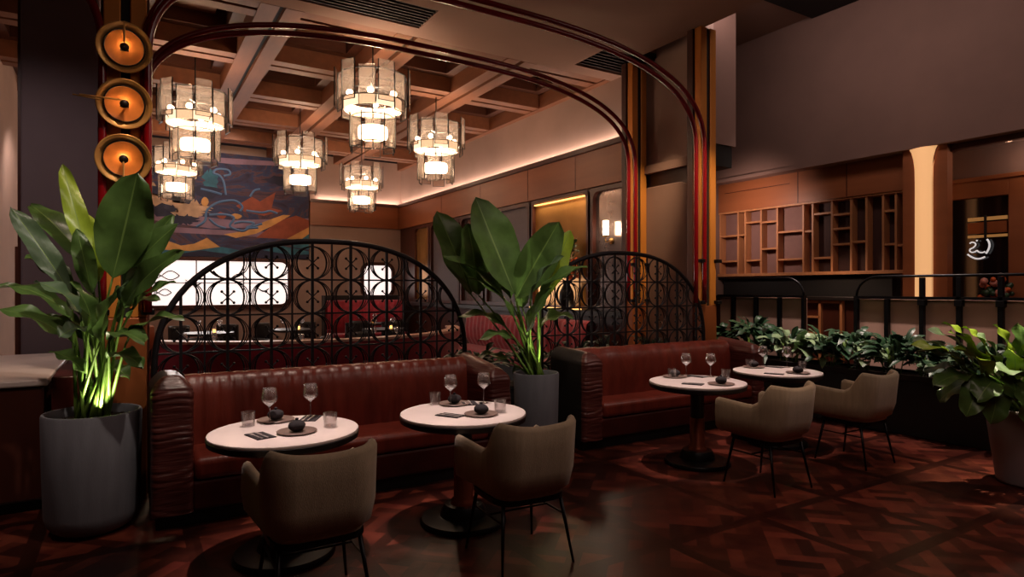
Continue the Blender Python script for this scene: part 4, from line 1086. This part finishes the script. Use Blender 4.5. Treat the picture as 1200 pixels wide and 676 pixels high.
# ================================================================ INNER ROOM FURNITURE
def ring_booth(name,label,c,Ro,h,a0,a1,n=40):
    t=thing(name,label,'booth',(c[0],c[1],0),0)
    def arcgrid(prof,mt,nm,tuft=0):
        rows=[]
        for i in range(n*2+1):
            a=radians(a0+(a1-a0)*i/(n*2)); k=1+tuft*(abs(sin(i*pi/4)))
            rows.append([((r+(tuft*abs(sin(i*pi/4)) if z>.5 else 0))*cos(a),(r+(tuft*abs(sin(i*pi/4)) if z>.5 else 0))*sin(a),z) for r,z in prof])
        b=MB(); b.grid(rows); m=len(prof); b.f.append(tuple(range(m))); b.mi.append(0); b.f.append(tuple(n*2*m+k for k in range(m))[::-1]); b.mi.append(0)
        b.build(nm,mt,t,smooth='auto')
    arcgrid([(Ro,0),(Ro,h-.03),(Ro-.16,h-.03),(Ro-.2,.45),(Ro-.2,0)],'velvet_red','backrest',.02)
    arcgrid([(Ro+.015,h-.03),(Ro+.015,h),(Ro-.17,h),(Ro-.17,h-.03)],'trim_pale','top_trim')
    arcgrid([(Ro-.2,.0),(Ro-.2,.46),(Ro-.68,.46),(Ro-.7,.40),(Ro-.66,0)],'velvet_red','seat')
    return t
ring_booth('round_booth','red velvet curved booth with a pale top edge behind the left iron screen',(2.15,9.85),2.5,1.0,195,345)
def straight_booth(label,x0,x1,y,h,face=-1):
    t=thing('wall_banquette',label,'sofa',(x0,y,0))
    n=int((x1-x0)/.16); rows=[]
    for i in range(n*4+1):
        x=(x1-x0)*i/(n*4); d=.03*abs(sin(pi*(i%4)/4)); rows.append([(x,.1-d*.4,.45),(x,.02-d,.6),(x,.0-d,.8),(x,.03-d,h-.05),(x,.1,h),(x,.2,h-.02),(x,.2,0)])
    b=MB(); b.grid(rows); b.build('backrest','velvet_red',t,smooth=True)
    b=MB(); b.box(0,-.5,.3,x1-x0,.1,.46); b.build('seat','velvet_red',t,bevel=.03); b=MB(); b.box(.02,-.45,0,x1-x0-.02,.1,.3); b.build('base','toe_black',t)
    return t
straight_booth('far red tufted banquette under the small lit hatch',4.3,6.3,15.9,1.3)
b=MB(); b.box(4.3,16.2,0,6.3,16.5,1.42); tag(b.build('service_counter','rim_dark',bevel=.01),'dark service counter behind the far red banquette','counter')
def side_booth(label,x,y0,y1,h):
    t=straight_booth(label,0,y1-y0,0,h); t.rotation_euler=(0,0,-pi/2); t.location=(x,y1,0); return t
side_booth('red tufted banquette along the right wall under the gold mirror',5.98,7.6,11.6,1.1)
# dark tables, chairs and glasses inside the booth
def make_dchair(label):
    t=thing('dining_chair',label,'chair',(0,0,0),0,'dark chairs in the inner room')
    b=MB(); b.box(-.22,-.22,.42,.22,.22,.47); b.build('seat','chair_black',t,bevel=.02)
    b=MB()
    for k in range(7):
        pass
    rows=[[(.25*sin(radians(-60+k*20)),-.25*cos(radians(-60+k*20))+.02,z) for z in (.5,.6,.8,.86)] for k in range(7)]
    b.grid(rows); b.build('backrest','chair_black',t,smooth=True,solid=.03)
    for sx in (-1,1):
        for sy in (-1,1):
            b=MB(); b.tube([(sx*.18,sy*.18,.43),(sx*.2,sy*.2,0)],.012,6); b.build('leg','black_metal',t)
    b=MB()
    for sx in (-1,1): b.tube([(sx*.15,-.2,.44),(sx*.15,-.2,.6)],.01,5)
    b.build('back_post','black_metal',t)
    return t
def make_dtable(label):
    t=thing('dark_table',label,'table',(0,0,0),0,'dark tables in the inner room')
    b=MB(); b.lathe([(.001,.76),(.46,.76),(.46,.72),(.001,.72)],32); b.build('tabletop','rim_dark',t,smooth='auto')
    b=MB(); b.lathe([(.04,.72),(.04,.05)],12); b.build('stem','black_metal',t); b=MB(); b.lathe([(.04,.06),(.25,.03),(.25,0),(.001,0)],24); b.build('base_disc','black_metal',t,smooth='auto')
    return t
def make_candle(label):
    t=thing('candle_lamp',label,'candle',(0,0,.761),0,'table candles in the inner room')
    b=MB(); b.lathe([(.001,0),(.04,0),(.042,.09),(.038,.09),(.036,.005),(.001,.005)],14); b.build('holder','glass_clear',t,smooth='auto')
    b=MB(); b.lathe([(.001,.006),(.025,.006),(.025,.06),(.001,.06)],12); b.build('wax','candle',t,smooth='auto'); return t
DT=[(.8,9.5,'far left of the curved booth'),(2.15,8.55,'front inside the curved booth'),(3.5,9.5,'right end of the curved booth'),(1.3,13.2,'left rear of the inner room'),(2.9,13.4,'right rear of the inner room'),(4.6,12.6,'near the far red banquette'),(5.0,14.9,'before the far red banquette')]
t0=k0=d0=g0=None
for i,(x,y,w) in enumerate(DT):
    lab='dark round table at the '+w if 'near' not in w and 'before' not in w and 'front' not in w else 'dark round table '+w
    if t0 is None: t0=make_dtable(lab); t0.location=(x,y,0)
    else: dup(t0,(x,y,0),0,lab)
    cl='small lit candle on the dark table, '+w
    if k0 is None: k0=make_candle(cl); k0.location=(x+.1,y-.1,.761)
    else: dup(k0,(x+.1,y-.1,.761),0,cl)
    for j,a in enumerate((.5,2.2)):
        dp=put('wine',Vector((x+.25*cos(a),y+.25*sin(a),0)),.7605,0,('right' if j==0 else 'left')+' wine glass on the dark table, '+w)
    for j,(a,nm) in enumerate(((radians(60),'rear right'),(radians(120),'rear left')) if i in (1,3,4,5) else ((radians(15),'right'),(radians(80),'rear')) if i==0 else ((radians(165),'left'),(radians(100),'rear')) if i==2 else ((radians(-60),'front right'),(radians(-120),'front left'))):
        r=.76; cl=f'dark chair at the {nm} of the table, {w}'
        if d0 is None: d0=make_dchair(cl); d0.location=(x+r*cos(a),y+r*sin(a),0); d0.rotation_euler=(0,0,a-3*pi/2+pi*2)
        else: dup(d0,(x+r*cos(a),y+r*sin(a),0),a+pi/2,cl)
# sconce and vase on the right wall
p=onX(712,275,XW-.12)
sc_=thing('candle_sconce','white candle wall sconce on the grey mirror by the rear gold column','wall lamp',(XW-.03,p.y,p.z))
b=MB(); b.lathe([(.001,0),(.05,0),(.05,.02),(.015,.04)],18,(0,0,-.1),Matrix.Rotation(-pi/2,3,'Y')); b.tube([(-.03,0,-.1),(-.13,0,-.12),(-.13,0,-.02)],.01,7); b.lathe([(.001,0),(.045,.0),(.05,.02),(.03,.03)],16,(-.13,0,-.03)); b.build('brass_bracket','brass',sc_,smooth=True)
b=MB(); b.lathe([(.001,.0),(.045,0),(.045,.22),(.001,.22)],18,(-.13,0,0)); b.build('glowing_tube','bulb',sc_,smooth='auto')
l=bpy.data.lights.new('sconce_lamp','POINT'); l.energy=5; l.color=(1,.78,.6); l.shadow_soft_size=.06
o=bpy.data.objects.new('sconce_lamp',l); COL.objects.link(o); o.location=(XW-.32,p.y,p.z+.1)
p=onX(664,300,XW-.22)
va=thing('flower_vase','dark vase of dark foliage and orange blossoms before the gold mirror','vase',(XW-.22,p.y,1.241))
b=MB(); b.lathe([(.001,0),(.09,0),(.13,.15),(.12,.3),(.06,.42),(.07,.46)],20); b.build('vase_body','black_metal',va,smooth=True)
q=random.Random(4); b=MB()
for _ in range(46):
    a=q.uniform(0,6.3); bs=Vector((.05*cos(a),.05*sin(a)*2,.5+q.random()*.5)); leaf_mesh(b,bs,bs+Vector((.13*cos(a)*.6,.26*sin(a),q.uniform(-.02,.26))),.1,seed=_,nl=5)
b.build('foliage',['leaf_hedge','leaf_hedge'],va,smooth=True)
b=MB()
for _ in range(22): b.ball((q.uniform(-.12,.05),q.uniform(-.28,.1),q.uniform(.55,.85)),q.uniform(.03,.06),8)
b.build('blossoms','bloom_orange',va,smooth=True)
# little shelf lamp on the left wall
# ================================================================ LIGHTS
def light(kind,name,loc,energy,color,size=.1,rot=None,spot=None,blend=.4,target=None,sy=None):
    l=bpy.data.lights.new(name,kind); l.energy=energy; l.color=color
    if kind=='AREA':
        l.size=size
        if sy: l.shape='RECTANGLE'; l.size_y=sy
    else: l.shadow_soft_size=size
    if kind=='SPOT': l.spot_size=radians(spot); l.spot_blend=blend
    o=bpy.data.objects.new(name,l); COL.objects.link(o); o.location=loc
    if target is not None: o.rotation_euler=(Vector(target)-Vector(loc)).to_track_quat('-Z','Y').to_euler()
    elif rot: o.rotation_euler=rot
    return o
WARM=(1,.74,.58); ROSE=(1,.77,.70)
for i,p in enumerate(TP):
    light('SPOT','table_spot',(p.x+.1,p.y+.15,CZ-.05),TSP*(1,.95,.8,.75)[i],ROSE,.03,spot=17,blend=.6,target=(p.x,p.y+.05,.75))
# cove strips
light('AREA','cove_wash',(XW-.06,(7.2+YB)/2,ZC+.03),COV,WARM,.06,rot=(pi,0,0),sy=YB-7.4)
light('AREA','cove_wash',((4.2+XW)/2,YB-.06,ZC+.03),COV*.3,WARM,2.3,rot=(pi,0,0),sy=.06)
light('AREA','mirror_wash',(XW-.1,9.1,ZW-.13),9,(1,.7,.4),.05,rot=(0,radians(25),0),sy=1.5)
light('AREA','ledge_wash',(XW-.25,9.1,1.28),3,(1,.7,.4),.05,rot=(pi,0,0),sy=1.5)
# plant uplights in the pots
light('SPOT','plant_uplight',(pc.x+.06,pc.y-.16,.80),UP*.6,(1,.9,.6),.015,spot=100,blend=.9,target=(pc.x,pc.y+.02,1.6))
light('SPOT','plant_uplight',(cx+.03,cy-.13,.81),UP*.9,(1,.9,.6),.012,spot=70,blend=.8,target=(cx,cy,1.6))
# unseen lamps added as front-room fill and accents
light('SPOT','unseen_downlight',(rx+.3,ry+.3,5.7),RPL*4.2,(1,.88,.62),.04,spot=20,blend=.8,target=(rx-.05,ry,1.1))
for k,y in enumerate((5.3,4.3,3.2)): light('SPOT','unseen_downlight',(7.1,y,5.7),RPL*1.7,(1,.8,.7),.05,spot=34,blend=.9,target=(7.6,y,1.0))  # added spots that brighten the padded partition and planter
light('AREA','unseen_fill',(2.5,.6,CZ-.06),FIL,(1,.72,.6),2.5,rot=(0,0,0),sy=2.5)  # out-of-frame area lights added as general fill
light('AREA','unseen_fill',(7.0,1.0,CZ-.06),FIL*.9,(1,.72,.62),1.6,rot=(0,radians(25),0),sy=1.6)
light('SPOT','floor_spot',(4.2,2.2,CZ-.06),FSP,(1,.68,.5),.08,spot=40,blend=1,target=(4.3,2.5,0))
for x in (.75,1.5,2.25,4.5,5.2,5.9): light('SPOT','bench_fill',(x,4.55,CZ-.06),BEN,(1,.74,.6),.05,spot=30,blend=.9,target=(x,4.98,.5))  # added overhead spots that brighten the seats and back tops
for x,y in ((XRc,YN),(XRf,YF)): light('SPOT','column_fill',(x-.75,y-1.5,CZ-.06),COLE,(1,.7,.4),.03,spot=30,blend=1,target=(x,y-.02,2.5))  # added ceiling spots that brighten the gold posts
light('SPOT','column_fill',(XLc+.5,YN-1.6,CZ-.06),COLE*.5,(1,.62,.4),.03,spot=22,blend=1,target=(XLc,YN,2.1))  # added spot for the left column's red tubes
light('AREA','bulkhead_fill',(7.0,4.2,5.7),BLK,(1,.76,.68),1.2,rot=(0,radians(-52),0),sy=3.5)  # unseen area light added to brighten the bulkhead
light('SPOT','counter_fill',(-1.6,3.2,CZ-.06),170,(1,.74,.62),.1,spot=40,blend=1,target=(-.6,6.0,.6))  # added fill aimed at the reception counter
light('AREA','hatch_glow',(1.95,YB-.3,1.75),45,(1,.9,.85),2.6,rot=(-pi/2,0,0),sy=.8)
light('SPOT','mural_fill',(1.8,14.0,CZ-.05),MUR,(1,.82,.7),.1,spot=75,blend=.8,target=(1.9,YB,3.7))  # added spot that lights the mural and back wall
light('SPOT','booth_spot',(2.2,10.6,CZ-.05),70,(1,.7,.6),.1,spot=60,blend=.9,target=(2.2,9.3,.8))
light('SPOT','booth_spot',(5.3,14.2,CZ-.05),130,(1,.7,.62),.1,spot=50,blend=.9,target=(5.3,15.9,1.0))
light('SPOT','corridor_lamp',(-.9,12.2,4.2),60,(1,.78,.66),.1,spot=120,blend=.8,target=(-1.6,13.2,2.2))
light('SPOT','shelf_fill',(7.8,6.7,2.95),95,(1,.72,.6),.1,spot=100,blend=1,target=(9.3,6.9,2.75))  # mid-air spot added to brighten the lattice shelf
light('SPOT','lattice_fill',(8.3,5.6,2.4),40,(1,.66,.46),.1,spot=110,blend=1,target=(9.0,5.4,.9))  # unseen mid-air spot that brings out the cabinet lattice
light('SPOT','pillar_fill',(-1.3,5.8,CZ-.06),PIL,(1,.76,.72),.15,spot=70,blend=1,target=(-.6,8.2,1.7))  # added spot that lightens the grey pillar
light('SPOT','plant_fill',(pc.x+1.2,pc.y-2.2,CZ-.05),PSP,(1,.86,.7),.05,spot=30,blend=.9,target=(pc.x,pc.y,1.4))  # added spots that brighten the left and centre plants
light('SPOT','plant_fill',(cx-.6,cy-2.0,CZ-.05),PSP*.8,(1,.86,.7),.05,spot=28,blend=.9,target=(cx,cy,1.6))
light('POINT','vestibule_lamp',(9.55,3.0,3.3),9,(1,.76,.6),.06)
# ================================================================ WORLD, CAMERA, VIEW
w=bpy.data.worlds.new('world'); SC.world=w; w.use_nodes=True
w.node_tree.nodes['Background'].inputs['Color'].default_value=(.9,.55,.5,1); w.node_tree.nodes['Background'].inputs['Strength'].default_value=AMB
cd=bpy.data.cameras.new('camera'); cd.lens=22; cd.sensor_width=36; cd.sensor_fit='HORIZONTAL'; cd.clip_start=.05; cd.clip_end=100
cam=bpy.data.objects.new('camera',cd); COL.objects.link(cam); cam.location=(0,0,CH); cam.rotation_euler=(pi/2,0,-YAW); SC.camera=cam
SC.view_settings.view_transform='Standard'; SC.view_settings.look='None'; SC.view_settings.exposure=0; SC.view_settings.gamma=1; SC.view_settings.use_curve_mapping=False
try:
    SC.cycles.use_denoising=True; SC.cycles.transparent_max_bounces=24; SC.cycles.max_bounces=8; SC.cycles.sample_clamp_indirect=4; SC.cycles.caustics_reflective=False; SC.cycles.caustics_refractive=False
except Exception: pass
